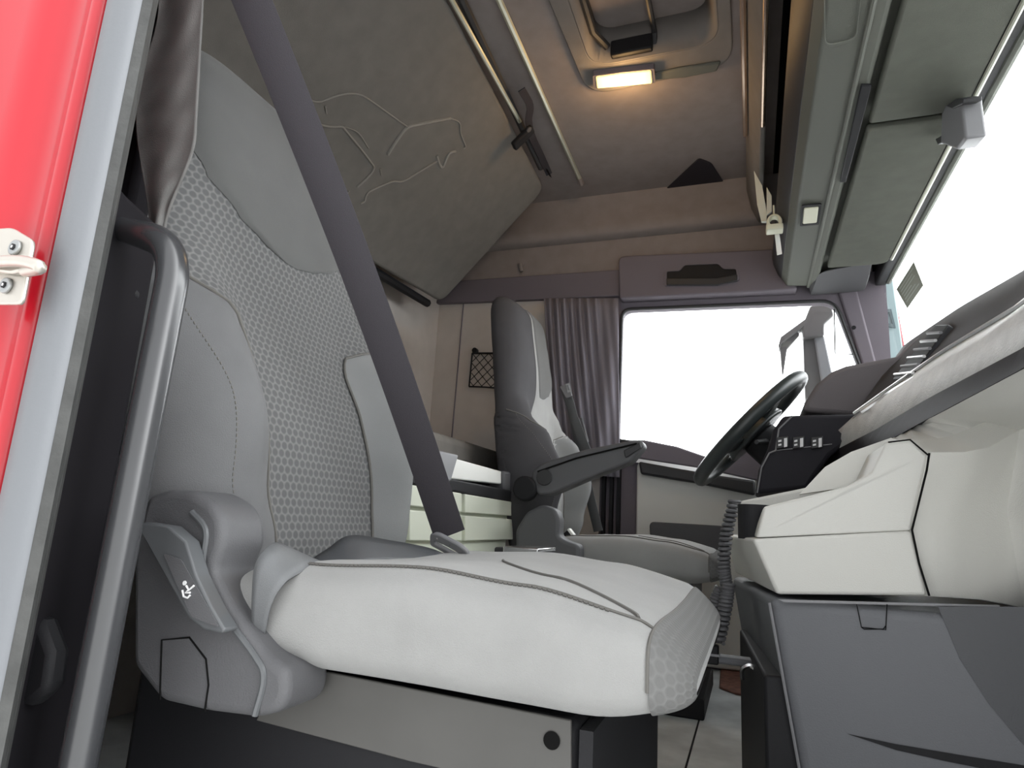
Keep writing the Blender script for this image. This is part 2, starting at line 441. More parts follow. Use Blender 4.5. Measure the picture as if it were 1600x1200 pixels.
b = MB(); b.tube([(-.235, HY0 + .02, ZC + .05), (-.235, HY1 - .03, ZC + .05), (-.235, HY1 - .012, ZC + .02)], .008, 8); b.build('slide_rail', 'plastic_dark', t)
b = MB(); b.tube([(HX0 + .035, HY0 + .02, ZC + .04), (HX0 + .03, HY1 - .09, ZC + .04), (HX0 + .06, HY1 - .03, ZC + .03)], .011, 8); b.build('side_rail', 'plastic_dark', t)
b = MB(); b.box((HX0 + .07, HY1 - .035, ZC - .004), (HX0 + .19, HY1 - .012, ZC + .045)); b.build('latch', 'plastic_black', t, bevel=.005)
b = MB(); b.prism(pxs([(1015, 118), (1060, 108), (1126, 98), (1120, 112), (1070, 122), (1018, 126)], Z=ZC - .02), (0, 0, .01)); b.build('blind_grip', 'shelf_grey', t, bevel=.004)
# lamp
L4 = pxs([(931, 121), (1017, 111), (1019, 131), (933, 139)], Z=ZC - .035)
t = thing('ceiling_lamp', 'lit warm yellow ceiling lamp at the edge of the roof hatch', 'lamp', sum(L4, V()) / 4 + V((0, 0, .03)))
lc = sum(L4, V()) / 4
b = MB(); b.prism(rounded([lc + (p - lc) * 1.12 for p in L4], .006), (0, 0, .033)); o = b.build('housing', 'trim_plum', t)
o.location.z += 0.004
b = MB(); b.prism(rounded(L4, .006), (0, 0, .02)); b.build('lens', 'lamp_glow', t, bevel=.003)
H4 = pxs([(955, 120), (990, 116), (992, 131), (957, 135)], Z=ZC - .0356); b = MB(); b.prism(rounded(H4, .006), (0, 0, .002)); b.build('bulb_glow', 'lamp_hot', t)
pl = bpy.data.lights.new('lamp_light', 'POINT'); pl.energy = 2.2; pl.color = (1, .6, .25); pl.shadow_soft_size = .03
po = bpy.data.objects.new('lamp_light', pl); COL.objects.link(po); po.location = lc + V((0, 0, -.03))
# curtain track across the ceiling
A, B = at(780, 0, Z=ZC - .012), at(905, 278, Z=ZC - .012)
dirv = (B - A) / (B.y - A.y); A = A + dirv * (.45 - A.y)
b = MB(); b.tube([A, B], .009, 8); tr = b.build('ceiling_track', 'aluminium_green_cast'); tag(tr, 'thin pale metal curtain track running across the ceiling beside the roof hatch', 'rail')
b = MB(); b.tube([B, B + V((0, .035, -.006))], [.011, .012], 8); b.build('end_cap', 'headliner', tr)
# thin dark triangular sheet in far ceiling corner
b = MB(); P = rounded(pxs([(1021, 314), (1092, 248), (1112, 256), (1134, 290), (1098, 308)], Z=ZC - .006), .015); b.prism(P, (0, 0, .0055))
tag(b.build('ceiling_dark_patch', 'dark_cloth', bevel=.003), 'dark triangular patch on the ceiling near the far front corner', 'cover')

# ------------------------------------------------------------------ upper bunk
BF, BR = V((-.70, 2.2, 1.76)), V((-1.14, 2.2, 1.30))
bw = (BR - BF); bw.y = 0; bn = V((bw.z, 0, -bw.x)).normalized()
if bn.dot(CAM - BF) < 0: bn = -bn
def bk_(px, py, off=0): return atp(px, py, BF + bn * off, bn)
c1, c2, c3 = bk_(852, 296), bk_(690, 474), bk_(562, 400)
c0 = bk_(700, 0); d0 = (c0 - c1) / (c1.y - c0.y); d0n = c1 + d0 * (c1.y - .5)
d1 = (c3 - c2) / (c2.y - c3.y); d1n = c2 + d1 * (c2.y - .5)
t = thing('upper_bunk', 'large folded up bunk board with a faint lion outline on grey brown cloth', 'bunk', (c2 + d1n) / 2)
b = MB(); b.prism(rounded([d0n, c1, c2, d1n], [.02, .05, .05, .02], 8), -bn * .07); b.build('board', 'bunk_fabric', t, bevel=.012, seg=3)
def em(pts): return [bk_(400 + x / 2.5, y / 2.5, .002) for x, y in pts]
b = MB()
for pts, r in [([(200, 385), (245, 398), (330, 370), (400, 368), (450, 395), (520, 445), (590, 495)], .0016),
            ([(515, 605), (550, 550), (590, 500), (640, 485), (760, 462)], .0030), ([(760, 462), (795, 480), (800, 520), (818, 570), (810, 580)], .0014),
            ([(780, 592), (757, 598), (742, 625), (732, 650), (720, 648), (706, 608)], .0028),
            ([(710, 628), (640, 670), (575, 708), (530, 710), (450, 745), (430, 765), (425, 785), (410, 795)], .0018),
            ([(215, 480), (290, 495), (335, 495), (350, 510), (400, 570), (450, 635), (460, 660), (430, 700), (395, 730)], .0020),
            ([(345, 495), (400, 520), (440, 580)], .0013), ([(270, 415), (276, 445)], .0012), ([(485, 660), (490, 685)], .0012), ([(365, 745), (355, 760)], .0012)]:
    b.tube(spline(em(pts), 5), r * 1.6, 6)
b.build('lion_emblem', 'emblem', t, label='pale outline of a leaping lion')
# metal edge strip along the front
e1 = bk_(812, 190, .012); e0 = bk_(706, 0, .012); en = e0 + (e0 - e1) / (e1.y - e0.y) * (e0.y - .5)
b = MB(); b.tube([en, e1], .007, 8); b.build('edge_strip', 'aluminium_green_cast', t)
f1 = bk_(845, 262, .004); f0 = bk_(722, 0, .004); fn = f0 + (f0 - f1) / (f1.y - f0.y) * (f0.y - .5)
b = MB(); b.tube([fn, f1], .012, 8); b.build('edge_trim', 'plastic_dark', t)
# bunk support rail under rear edge
b = MB(); g0, g1 = bk_(575, 418, -.02), bk_(668, 474, -.02); b.tube([g0 + (g0 - g1) / (g1.y - g0.y) * (g0.y - .6), g1], .016, 8); b.build('support_rail', 'plastic_black', t)
# strap
sp = [bk_(815, 140, .05), bk_(828, 165, .05), bk_(826, 190, .045), bk_(832, 215, .03), bk_(846, 245, .02), bk_(858, 272, .012)]
t = thing('bunk_strap', 'black webbing strap with a buckle clipped at the bunk front edge', 'strap', sp[-1])
sps = spline(sp, 5)
b = MB(); b.ribbon(sps, [_Xw for _Xw in [V((.8, -.3, .4))] * len(sps)], .012, .002); b.build('webbing', 'webbing', t)
b = MB(); p = bk_(817, 215, .05); ax = (bk_(835, 196, .05) - bk_(798, 232, .05)).normalized(); nn = bn; b.obox(p, ax * .045, nn.cross(ax) * .017, nn * .010); b.build('buckle', 'plastic_black', t, bevel=.006)
b = MB(); b.disc(bk_(826, 202, .064), bn, .009, .004, 12); b.build('button', 'plastic_slate', t)
b = MB(); b.obox(bk_(857, 270, .02), (bk_(861, 277, .02) - bk_(853, 262, .02)).normalized() * .02, nn.cross(ax) * .01, nn * .008); b.build('end_loop', 'plastic_black', t, bevel=.005)

# ------------------------------------------------------------------ lower bunk, drawers
t = thing('lower_bunk', 'grey brown mattress bunk along the back wall behind the seats', 'bunk', (-1.0, 1.4, .5))
b = MB(); b.box((XR + .01, .45, .605), (-.80, 2.40, .69)); b.build('mattress', 'bunk_fabric', t, bevel=.025, seg=4)
b = MB(); b.box((XR + .01, .42, .555), (-.77, 2.42, .60)); b.box((-.78, 1.18, .555), (-.70, 1.76, .598)); b.build('frame', 'plastic_black', t, bevel=.006)
b = MB(); b.prism(pxs([(640, 735), (838, 774), (838, 793), (697, 766), (640, 756)], X=-.652), (-.06, 0, 0)); b.build('front_rail', 'plastic_black', t, bevel=.004)
WX = -.665
wp = pxs([(697, 712), (786, 737), (786, 757), (697, 748)], X=WX)
b = MB(); b.prism(wp, (-.03, 0, 0)); b.build('white_ledge', 'white_plastic', t, bevel=.004, label='white front strip')
b = MB(); b.prism(pxs([(680, 702), (717, 711), (705, 752), (680, 752)], X=WX + .02), (-.04, 0, 0)); b.build('bracket', 'plastic_grey', t, bevel=.004, label='grey end bracket')
b = MB(); b.prism(pxs([(788, 736), (842, 742), (842, 778), (788, 770)], X=WX + .01), (-.05, 0, 0)); b.build('corner_block', 'plastic_slate', t, bevel=.006)
t = thing('drawer_cabinet', 'pale olive drawer cabinet under the lower bunk between the seats', 'cabinet', (-.7, 1.5, 0))
DXF = -.65
b = MB(); b.box((-1.1, 1.09, 0), (DXF - .014, 1.775, .506)); b.build('carcass', 'drawer', t, bevel=.004)
rows_ = [((640, 757), (722, 771), (722, 800), (640, 790)), ((727, 772), (810, 786), (810, 807), (727, 801)),
         ((640, 797), (722, 805), (722, 845), (640, 845)), ((727, 806), (808, 812), (806, 843), (727, 845))]
for r4 in rows_:
    b = MB(); b.prism(rounded(pxs(r4, X=DXF), .004), (-.013, 0, 0)); b.build('drawer', 'drawer', t, bevel=.003)
b = MB(); p = at(722, 815, X=DXF); 
# tunnel hump with silver strip between seats
b = MB(); b.prism([(-.65, 1.06, 0), (-.65, 1.62, 0), (-.65, 1.58, .33), (-.65, 1.12, .33)], (.22, 0, 0)); tag(b.build('engine_cover', 'beige', bevel=.02, seg=3), 'beige engine hump on the floor in front of the drawers', 'cover')
P0 = at(783, 854, Y=1.28); P1 = at(852, 858, Y=1.28)
t = thing('handbrake_box', 'small silver topped box between the two seats', 'box', (P0.x, 1.3, .33))
b = MB(); b.box((P0.x, 1.24, .325), (P1.x, 1.36, P0.z)); b.build('body', 'plastic_dark', t, bevel=.004)
b = MB(); b.box((P0.x + .02, 1.238, P0.z - .012), (P1.x - .002, 1.362, P0.z + .003)); b.build('silver_strip', 'metal_bright', t, bevel=.002)

# ------------------------------------------------------------------ seats
H = .83
Wt = [(-.06, .215), (0, .23), (.1, .262), (.25, .275), (.36, .268), (.46, .25), (.55, .235), (.65, .22), (.80, .198), (.86, .19)]
Bt = [(-.06, .02), (.05, .038), (.18, .056), (.30, .045), (.40, .016), (.48, 0), (.9, 0)]
Dt = [(-.06, -.02), (.05, 0), (.18, .014), (.4, -.006), (.6, .012), (.75, .012), (.86, 0)]
US = [(-.06, .5), (.15, .5), (.24, .53), (.31, .66), (.37, .86), (.40, .99)]
USR = [(-.06, .5), (.1, .47), (.22, .42), (.30, .38), (.335, .42), (.36, .62), (.385, .99)]
PADL = [(.475, .06), (.49, .30), (.51, .5), (.55, .74), (.60, .86), (.70, .90), (.80, .90), (.825, .85)]
def sstep(a, b, x):
    t = max(0, min(1, (x - a) / (b - a))); return t * t * (3 - 2 * t)
def make_backrest(parent, Yc, x0, z0, ang, dark_side, stretch=1.0, ws=1.0, tb=.065):
    a = math.radians(ang); upv = V((-math.sin(a), 0, math.cos(a))); nf = V((math.cos(a), 0, math.sin(a))); O = V((x0, Yc, z0))
    def S(rr, h, off=0):
        q = 1.0
        if h > H - .07: q = max(0.02, (1 - ((h - H + .07) / .07) ** 2.4)) ** (1 / 2.4)
        if h < -.03: q = max(.02, 1 - ((-.03 - h) / .035) ** 2) ** .5
        W = ws * lerp_tab(Wt, h) * (.75 + .25 * q); dm = -.055
        if abs(rr) <= 1:
            u = rr; au = abs(u)
            Df = lerp_tab(Dt, h) + lerp_tab(Bt, h) * (1.8 if dark_side else 1) * sstep(.42, .74, au)
            d = dm + (Df - dm) * max(0, 1 - au ** 5) ** .5 * q
        else:
            u = (2 - rr) if rr > 0 else (-2 - rr); au = abs(u)
            d = dm - tb * max(0, 1 - au ** 4) ** .5 * q
        p = O + YA * (W * u) + upv * (h * stretch) + nf * d
        return p
    def So(rr, h, off):
        e = .004
        du = S(min(rr + e, 1.99), h) - S(rr - e, h); dh = S(rr, h + e) - S(rr, h - e)
        n = du.cross(dh)
        if n.length < 1e-9: n = nf
        n.normalize()
        return S(rr, h) + n * off
    def rmap(t):   # t in [-2,2) dense near +-1
        if abs(t) <= 1: return math.sin(t * math.pi / 2)
        s = 1 if t > 0 else -1; return s * (2 - math.sin((2 - abs(t)) * math.pi / 2))
    hs = [-.064 + i * .012 for i in range(5)] + [i * .02 for i in range(0, 38)] + [.765 + i * .0081 for i in range(9)]
    hs = sorted(set(round(min(h, H - .0003), 4) for h in hs))
    b = MB(); NR = 72; rings = []; uvr = []
    for h in hs:
        row = [b.bm.verts.new(S(rmap(-2 + 4 * i / NR), h)) for i in range(NR)]
        W = lerp_tab(Wt, h)
        for i, v in enumerate(row):
            rr = rmap(-2 + 4 * i / NR); u = rr if abs(rr) <= 1 else (2 - rr if rr > 0 else -2 - rr)
            b.uvs[v] = (W * u + (.0 if abs(rr) <= 1 else 1.0), h)
        rings.append(row)
    b._skin(rings, False)
    shell = b.build('backrest', 'honeycomb' if not dark_side else 'fabric_dark', parent, angle=80)
    def patch(name, m, hlist, lo, hi, n, off, par, label=None):
        b = MB(); rows, uv = [], []
        k = len(hlist)
        for i, h in enumerate(hlist):
            l, r_ = lo(h), hi(h); row = []; ur = []
            for j in range(n + 1):
                t = j / n; rr = l + (r_ - l) * t
                ed = min(1, min(t, 1 - t) * 14) * min(1, min(i, k - 1 - i) / 1.5)
                row.append(So(rr, h, .0012 + off * math.sin(ed * math.pi / 2))); ur.append((rr * .27, h))
            rows.append(row); uv.append(ur)
        b.grid(rows, uv); return b.build(name, m, par, angle=80, label=label)
    hb = [-.04 + i * .44 / 30 for i in range(31)]
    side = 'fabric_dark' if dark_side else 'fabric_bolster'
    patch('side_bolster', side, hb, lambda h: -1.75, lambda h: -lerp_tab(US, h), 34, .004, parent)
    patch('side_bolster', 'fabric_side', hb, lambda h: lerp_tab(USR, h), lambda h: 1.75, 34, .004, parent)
    hp = [.475 + i * (.345) / 34 for i in range(35)]
    patch('headrest_pad', 'fabric_light', hp, lambda h: -lerp_tab(PADL, h) * (.15 if dark_side else 1), lambda h: lerp_tab(PADL, h), 26, .0045, parent)
    if dark_side:
        hc = [-.03 + i * .83 / 50 for i in range(51)]
        patch('front_panel', 'fabric_grey', hc, lambda h: -min(.5, lerp_tab(US, h)) + .02 + .3 * sstep(.36, .5, h), lambda h: lerp_tab(US, h) - .02 if h < .4 else .9, 20, .002, parent)
    for sgn in (-1, 1):
        b = MB(); b.tube([So(sgn * lerp_tab(US if sgn < 0 else USR, h), h, .003) for h in hb], .0022, 6); b.build('piping', 'stitch', parent)
    # stitched seam on the near bolster, as short thread dashes
    b = MB()
    for i in range(0, 60):
        h = .02 + i * .0062
        r0 = -(.80 + .14 * sstep(.18, .38, h)); 
        b.tube([So(r0, h, .005), So(r0, h + .0036, .005)], .0011, 5)
    b.build('stitching', 'stitch', parent)
    # lower back fold seam
    if not dark_side:
        b = MB(); b.tube(spline([So(-1.25, .06, .004), So(-1.12, .075, .004), So(-1.02, .12, .004), So(-1.05, .17, .004)], 6), .0016, 6); b.build('fold_seam', 'stitch', parent)
    return S, So
def make_cushion(parent, Yc, x_r, x_f, dz, W, with_front=True):
    ztab = [(x_r, .405), (x_r + .12, .425), (x_r + .25, .432), (x_f - .15, .424), (x_f - .05, .408), (x_f, .39)]
    zbt = [(x_r, .306), (x_r + .15, .303), (x_f - .1, .301), (x_f, .305)]
    n = 4.2
    def S(t, x, off=0):
        L = .10; q = 1.0
        if x > x_f - L: q = max(0.0, 1 - ((x - x_f + L) / L) ** 2.3) ** (1 / 2.3)
        if x < x_r + .05: q = max(0.0, 1 - ((x_r + .05 - x) / .05) ** 2.5) ** (1 / 2.5)
        q = max(q, .03)
        zt_, zb_ = lerp_tab(ztab, x) + dz, lerp_tab(zbt, x) + dz
        zc, hh = (zt_ + zb_) / 2 - .008 * (1 - q), (zt_ - zb_) / 2 * q
        c, s = math.cos(t), math.sin(t)
        sx = math.copysign(abs(c) ** (2 / n), c); sz = math.copysign(abs(s) ** (2 / n), s)
        w = W * (.80 + .20 * q)
        y = Yc + (w + off) * sx; z = zc + (hh + off) * sz
        if s > 0: z -= (.016 * (1 - (abs(sx)) ** 2.0)) * q * sstep(x_r, x_r + .1, x)   # dished centre
        return V((x, y, z))
    def xs(n_, a, c): return [a + (c - a) * (math.sin((i / n_ - .5) * math.pi) * .5 + .5) for i in range(n_ + 1)]
    b = MB(); rings = []
    NR = 72
    for x in xs(46, x_r, x_f):
        rings.append([S(2 * math.pi * i / NR, x) for i in range(NR)])
    b.loft(rings); cush = b.build('cushion', 'fabric_grey', parent, angle=80)
    b = MB(); rows, uv = [], []
    tl = [math.pi * 1.45 - i * (math.pi * 1.90) / 80 for i in range(81)]
    if with_front:
        xl_ = xs(22, x_f - .034, x_f - .0005)
        ref = [S(t, xl_[0]) for t in tl]; au = [0]
        for p, q in zip(ref, ref[1:]): au.append(au[-1] + (q - p).length)
        prev = None; av = 0
        for x in xl_:
            row = [S(t, x, .0022) + V((.001, 0, 0)) for t in tl]
            if prev: av += (row[55] - prev[55]).length
            prev = row; rows.append(row); uv.append([(a, av) for a in au])
        b.grid(rows, uv); b.build('front_panel', 'honeycomb_front', parent, angle=80)
    # edge seam with stitches, and curved seams on top
    tn = math.pi * .755
    b = MB(); b.tube([S(tn, x, .0008) for x in xs(40, x_r + .08, x_f - .036)], .0016, 6)
    b.tube([S(math.pi * 1.02 - i * math.pi * .90 / 40, x_f - .0345, .001) for i in range(41)], .0016, 6); b.build('piping', 'stitch', parent)
    b = MB()
    for i in range(70):
        x = x_r + .10 + i * (x_f - .17 - x_r) / 70
        b.tube([S(tn + .035, x, .0012), S(tn + .035, x + .0034, .0012)], .0011, 5)
    b.build('stitching', 'stitch', parent)
    b = MB(); pts = []
    for i in range(30):
        u = i / 29; x = x_f - .048 - .20 * u ** 1.4; tt = math.pi * (.742 - .24 * u ** .75)
        pts.append(S(tt, x, .0008))
    b.tube(pts, .0018, 6)
    b.build('top_seam', 'stitch', parent)
    return S

# passenger seat
PY = .80
ps = thing('passenger_seat', 'large grey fabric seat with honeycomb centre nearest the open door', 'seat', (-.32, PY, 0))
S_b, So_b = make_backrest(ps, PY, -.565, .40, 17, False)
S_c = make_cushion(ps, PY, -.545, -.045, 0, .262)
# base: sheet metal box with hole, dark pedestal
b = MB(); SY = .585
side = pxs([(440, 1036), (892, 1126), (892, 1235), (780, 1222), (640, 1190), (400, 1126)], Y=SY)
b.prism(side, (0, .004, 0)); bs = b.build('base_side', 'sheet_metal', ps, bevel=.001, label='grey brown sheet metal side panel')
hc = at(862, 1157, Y=SY - .0008); b = MB(); b.disc(hc, (0, -1, 0), .0075, .0004, 20); b.build('bolt_hole', 'shelf_black', ps)
b = MB(); b.box((-.66, SY + .005, .05), (-.142, 1.02, .30)); b.build('base', 'plastic_black', ps, bevel=.01)
b = MB(); b.box((-.142, SY + .001, .03), (-.130, 1.0, .295)); b.build('base_front', 'plastic_black', ps)
b = MB(); b.box((-.56, SY - .01, .0), (-.12, 1.05, .05)); b.build('foot_plate', 'plastic_black', ps, bevel=.005)
# side cover, lever
CY = .515
cov = [(228, 775), (262, 764), (300, 767), (332, 786), (346, 812), (347, 850), (331, 892), (360, 950), (412, 1022), (446, 1046), (449, 1085), (436, 1114), (398, 1123), (320, 1113), (248, 1096), (205, 1040), (206, 860)]
C = rounded(pxs(cov, Y=CY), .008, 3)
b = MB(); b.prism(C, (0, .065, 0)); b.build('side_cover', 'plastic_slate', ps, bevel=.009, seg=4)
b = MB(); rim = pxs([(300, 800), (322, 830), (318, 890), (345, 952), (398, 1025), (412, 1060), (398, 1118)], Y=CY - .0005); b.tube(spline(rim, 6), .0032, 8); b.build('cover_ridge', 'plastic_lever', ps)
b = MB(); seam = pxs([(250, 1093), (253, 1000), (296, 996), (322, 1030), (326, 1070), (320, 1111)], Y=CY - .0002); b.tube(rounded(seam, 0), .0010, 5); b.build('cover_seam', 'shelf_black', ps)
lev = pxs([(214, 824), (224, 816), (262, 822), (290, 846), (306, 898), (330, 948), (351, 984), (347, 990), (318, 984), (294, 966)], Y=CY - .022)
b = MB(); b.prism(lev, (0, .018, 0)); lv = b.build('recline_lever', 'plastic_lever', ps, bevel=.004, seg=3)
b = MB(); b.prism(rounded(pxs([(256, 864), (284, 874), (344, 980), (300, 964)], Y=CY - .0222), .004), (0, -.0012, 0)); b.build('lever_inlay', 'plastic_slate', lv)
b = MB(); ic = lambda l: pxs(l, Y=CY - .0245)
b.disc(at(289, 911, Y=CY - .0236), (0, -1, 0), .0022, .0008, 12); b.tube(ic([(291, 915), (295, 922), (303, 915)]), .0010, 6); b.tube(ic([(295, 921), (290, 926), (297, 926)]), .0011, 6)
b.tube(ic([(285, 922), (287, 932), (293, 934), (297, 930)]), .0010, 6); b.build('lever_icon', 'print_white', lv, label='small white seated figure symbol')
# rubber bellows by the recliner
b = MB()
for k in range(4):
    b.tube(pxs([(352 + k * 4, 915 + k * 14), (378, 905 + k * 16), (392, 925 + k * 16)], Y=.575), .004, 6)
b.build('bellows', 'plastic_grey', ps)
# belt stalk / buckle of near side
# driver seat
DY = 2.0
dsx = -.585
ds = thing('driver_seat', 'dark backed grey fabric seat with armrest at the steering wheel', 'seat', (-.35, DY, 0))
S_d, So_d = make_backrest(ds, DY, dsx, .42, 9.5, True, .94, .9, .045)
make_cushion(ds, DY, -.57, -.07, .02, .25)
b = MB(); b.box((-.50, 1.82, .05), (-.15, 2.18, .335)); b.build('base', 'plastic_dark', ds, bevel=.01)
b = MB(); b.box((-.55, 1.80, 0), (-.12, 2.20, .05)); b.build('foot_plate', 'plastic_black', ds, bevel=.005)
cov2 = [(806, 880), (805, 828), (822, 800), (846, 788), (868, 796), (874, 812), (872, 838), (885, 846), (905, 852), (905, 880)]
b = MB(); b.prism(rounded(pxs(cov2, Y=1.69), .012, 3), (0, .06, 0)); b.build('side_cover', 'plastic_slate', ds, bevel=.01, seg=3)
arm = [(832, 735), (850, 722), (915, 702), (985, 688), (1003, 688), (1006, 697), (985, 722), (918, 748), (862, 772), (842, 774), (830, 758)]
b = MB(); b.prism(rounded(pxs(arm, Y=1.66), .006, 3), (0, .065, 0)); ar = b.build('arm_rest', 'plastic_slate', ds, bevel=.012, seg=3)
b = MB(); b.disc(at(851, 746, Y=1.66), (0, -1, 0), .022, .006, 24); b.build('pivot_knob', 'plastic_dark', ar, bevel=.002)
b = MB(); b.tube(pxs([(840, 737), (900, 716), (995, 693)], Y=1.656), .0025, 6); b.build('arm_seam', 'shelf_black', ar)
b = MB(); b.prism(pxs([(975, 704), (1000, 692), (1003, 700), (978, 716)], Y=1.655), (0, -.006, 0)); b.build('arm_tip', 'plastic_dark', ar, bevel=.002)
b = MB(); b.disc(at(824, 764, Y=1.68), (0, -1, 0), .034, .03, 24); b.build('arm_hinge', 'plastic_black', ds, bevel=.006)
bp0, bp1 = at(872, 856, Y=1.80), at(896, 836, Y=1.80)
b = MB(); ax = (bp1 - bp0).normalized(); b.obox((bp0 + bp1) / 2, ax * .03, YA * .012, ax.cross(YA) * .02); bu = b.build('belt_buckle', 'plastic_black', ds, bevel=.005)
b = MB(); b.obox(bp1, ax * .004, YA * .0125, ax.cross(YA) * .021); b.build('buckle_button', 'white_plastic', bu, bevel=.002)

# ------------------------------------------------------------------ passenger belt
t = thing('seat_belt', 'black seat belt stretched diagonally across the near seat', 'seat belt', (-.5, .95, .43))
T0, T1 = at(388, -14, Y=.53), at(703, 836, Y=.93)
pts = [T0 + (T1 - T0) * (i / 30) + V((.012 * math.sin(i / 30 * math.pi), 0, -.004 * math.sin(i / 30 * math.pi))) for i in range(-4, 31)]
wd = at(430, 0, Y=.53) - at(350, 18, Y=.53)
b = MB(); b.ribbon(pts, [V((.75, .5, .15))] * len(pts), .0245, .0008); b.build('shoulder_webbing', 'webbing', t)
b = MB(); b.tube([pts[0], pts[0] + V((-.03, -.06, .10))], .012, 8); b.build('upper_anchor', 'plastic_dark', t)
# tongue: plate with slot
tc_ = at(704, 852, Y=.925)
ta = (at(733, 868, Y=.925) - at(676, 838, Y=.925)).normalized(); tb = V((.35, -.55, .55)); tb = (tb - ta * tb.dot(ta)).normalized()
def tq(u, v): return tc_ + ta * u + tb * v
b = MB(); o_ = rounded([tq(-.035, -.016), tq(.036, -.016), tq(.036, .012), tq(.02, .018), tq(-.02, .018), tq(-.035, .010)], .006, 4)
ii = rounded([tq(-.026, -.007), tq(.022, -.007), tq(.022, -.001), tq(.012, .001), tq(-.012, .001), tq(-.026, -.001)], .003, 4)
b.ring_frame(o_, ii, ta.cross(tb) * .007); tg = b.build('tongue', 'plastic_grey', t, bevel=.002, label='grey plastic belt tongue')
for u in (-.02, .004, .026):
    b = MB(); b.disc(tq(u, .009), ta.cross(tb), .0016, .0075, 8); b.disc(tq(u, .009) - ta.cross(tb) * .0005, ta.cross(tb), .0016, .001, 8); b.build('rivet', 'metal_bright', tg)
# lap webbing: loop on the near side, across the seat
eA = spline([at(393, 992, Y=.532), at(394, 935, Y=.522), at(398, 885, Y=.522), at(413, 860, Y=.53), at(432, 848, Y=.55), at(452, 856, Y=.59)], 6)
eB = spline([at(414, 992, Y=.534), at(424, 945, Y=.524), at(444, 912, Y=.528), at(468, 896, Y=.55), at(492, 886, Y=.58), at(506, 880, Y=.62)], 6)
b = MB(); b.grid([[p.lerp(q, k / 4) for k in range(5)] for p, q in zip(eA, eB)]); b.build('lap_loop', 'webbing_grey', t, angle=80, solid=.0016)
eA = spline([at(478, 880, Y=.64), at(512, 858, Y=.66), at(548, 837, Y=.69), at(610, 845, Y=.78), at(668, 856, Y=.88), at(700, 868, Y=.93)], 6)
eB = spline([at(490, 892, Y=.60), at(530, 890, Y=.62), at(570, 884, Y=.66), at(620, 880, Y=.74), at(672, 878, Y=.84), at(702, 876, Y=.915)], 6)
b = MB(); b.grid([[p.lerp(q, k / 4) for k in range(5)] for p, q in zip(eA, eB)]); b.build('lap_webbing', 'lap_dark', t, angle=80, solid=.0016)
b = MB(); b.tube(pxs([(404, 968), (398, 985), (410, 990), (415, 968)], Y=.57), .002, 6); b.build('anchor_clip', 'metal_bright', t)

# driver belt
t = thing('seat_belt', 'grey seat belt with buckle tongue hanging beside the far seat backrest', 'seat belt', at(905, 700, Y=2.24))
pts = spline([at(882, 606, Y=2.25), at(893, 640, Y=2.25), at(904, 690, Y=2.25), at(918, 760, Y=2.26), at(935, 830, Y=2.27)], 6)
b = MB(); b.ribbon(pts, [V((.85, -.5, .1))] * len(pts), .022, .001); b.build('webbing', 'webbing_grey', t)
pts = spline([at(898, 655, Y=2.23), at(915, 700, Y=2.22), at(932, 740, Y=2.22)], 6)
b = MB(); b.ribbon(pts, [V((.85, -.5, .1))] * len(pts), .02, .001); b.build('webbing_return', 'webbing_grey', t)
b = MB(); b.prism(rounded(pxs([(874, 604), (887, 598), (894, 618), (884, 622)], Y=2.22), .004), (0, .01, 0)); b.build('tongue', 'plastic_grey', t, bevel=.003)
b = MB(); b.ring_frame(rounded(pxs([(884, 600), (890, 598), (893, 612), (887, 614)], Y=2.215), .003), rounded(pxs([(886, 602), (889, 601), (891, 609), (888, 610)], Y=2.215), .002), (0, .004, 0)); b.build('latch_plate', 'metal_bright', t)
b = MB(); b.prism(rounded(pxs([(902, 655), (909, 652), (919, 690), (912, 694)], Y=2.3), .004), (0, .02, 0)); b.build('height_slider', 'plastic_slate', t, bevel=.003)

# ------------------------------------------------------------------ overhead storage shelf
t = thing('overhead_shelf', 'grey overhead storage shelf running above the windscreen', 'shelf', (.2, 1.4, 1.35))
Y0, Y1 = .45, 2.39
b = MB(); prof = [(.135, 1.345), (.225, 1.338), (.235, 1.345), (.24, 1.372), (.40, 1.40), (.40, 1.41), (.125, 1.41), (.116, 1.375)]
b.prism([(x, Y0, z) for x, z in prof], (0, Y1 - Y0, 0)); b.build('shelf_body', 'shelf_grey', t, bevel=.006, seg=3)
b = MB(); b.prism([(x, Y0, z) for x, z in [(.118, 1.372), (.127, 1.41), (.12, 1.412), (.10, 1.46), (.088, 1.462), (.092, 1.43), (.106, 1.39)]], (0, Y1 - Y0, 0)); b.build('rear_lip', 'plastic_dark', t, bevel=.004)  # rear face of the shelf, its shade put in as dark plastic
b = MB(); b.tube([(.205, Y0, 1.338), (.205, Y1, 1.338)], .0055, 8); b.build('shelf_ridge', 'shelf_grey', t)
b = MB(); pr = [(.01, 1.80), (.005, 1.74), (.02, 1.66), (.045, 1.60), (.06, 1.605), (.045, 1.68), (.04, 1.80)]
b.prism([(x, Y0, z) for x, z in pr], (0, Y1 - Y0, 0)); b.build('upper_fascia', 'headliner_cool', t, bevel=.006, seg=2)
b = MB(); b.tube([(.004, Y0, 1.70), (.004, 1.95, 1.70)], .008, 8); b.build('fascia_strip', 'gloss_trim', t)
b = MB(); b.tube([(.05, Y0, 1.595), (.05, 1.75, 1.595)], .006, 8); b.build('fascia_lip', 'gloss_trim', t)
for yy in (.46, 1.4, 2.36):
    b = MB(); b.box((.11, yy, 1.41), (.40, yy + .012, 1.70)); b.build('divider', 'shelf_black', t)
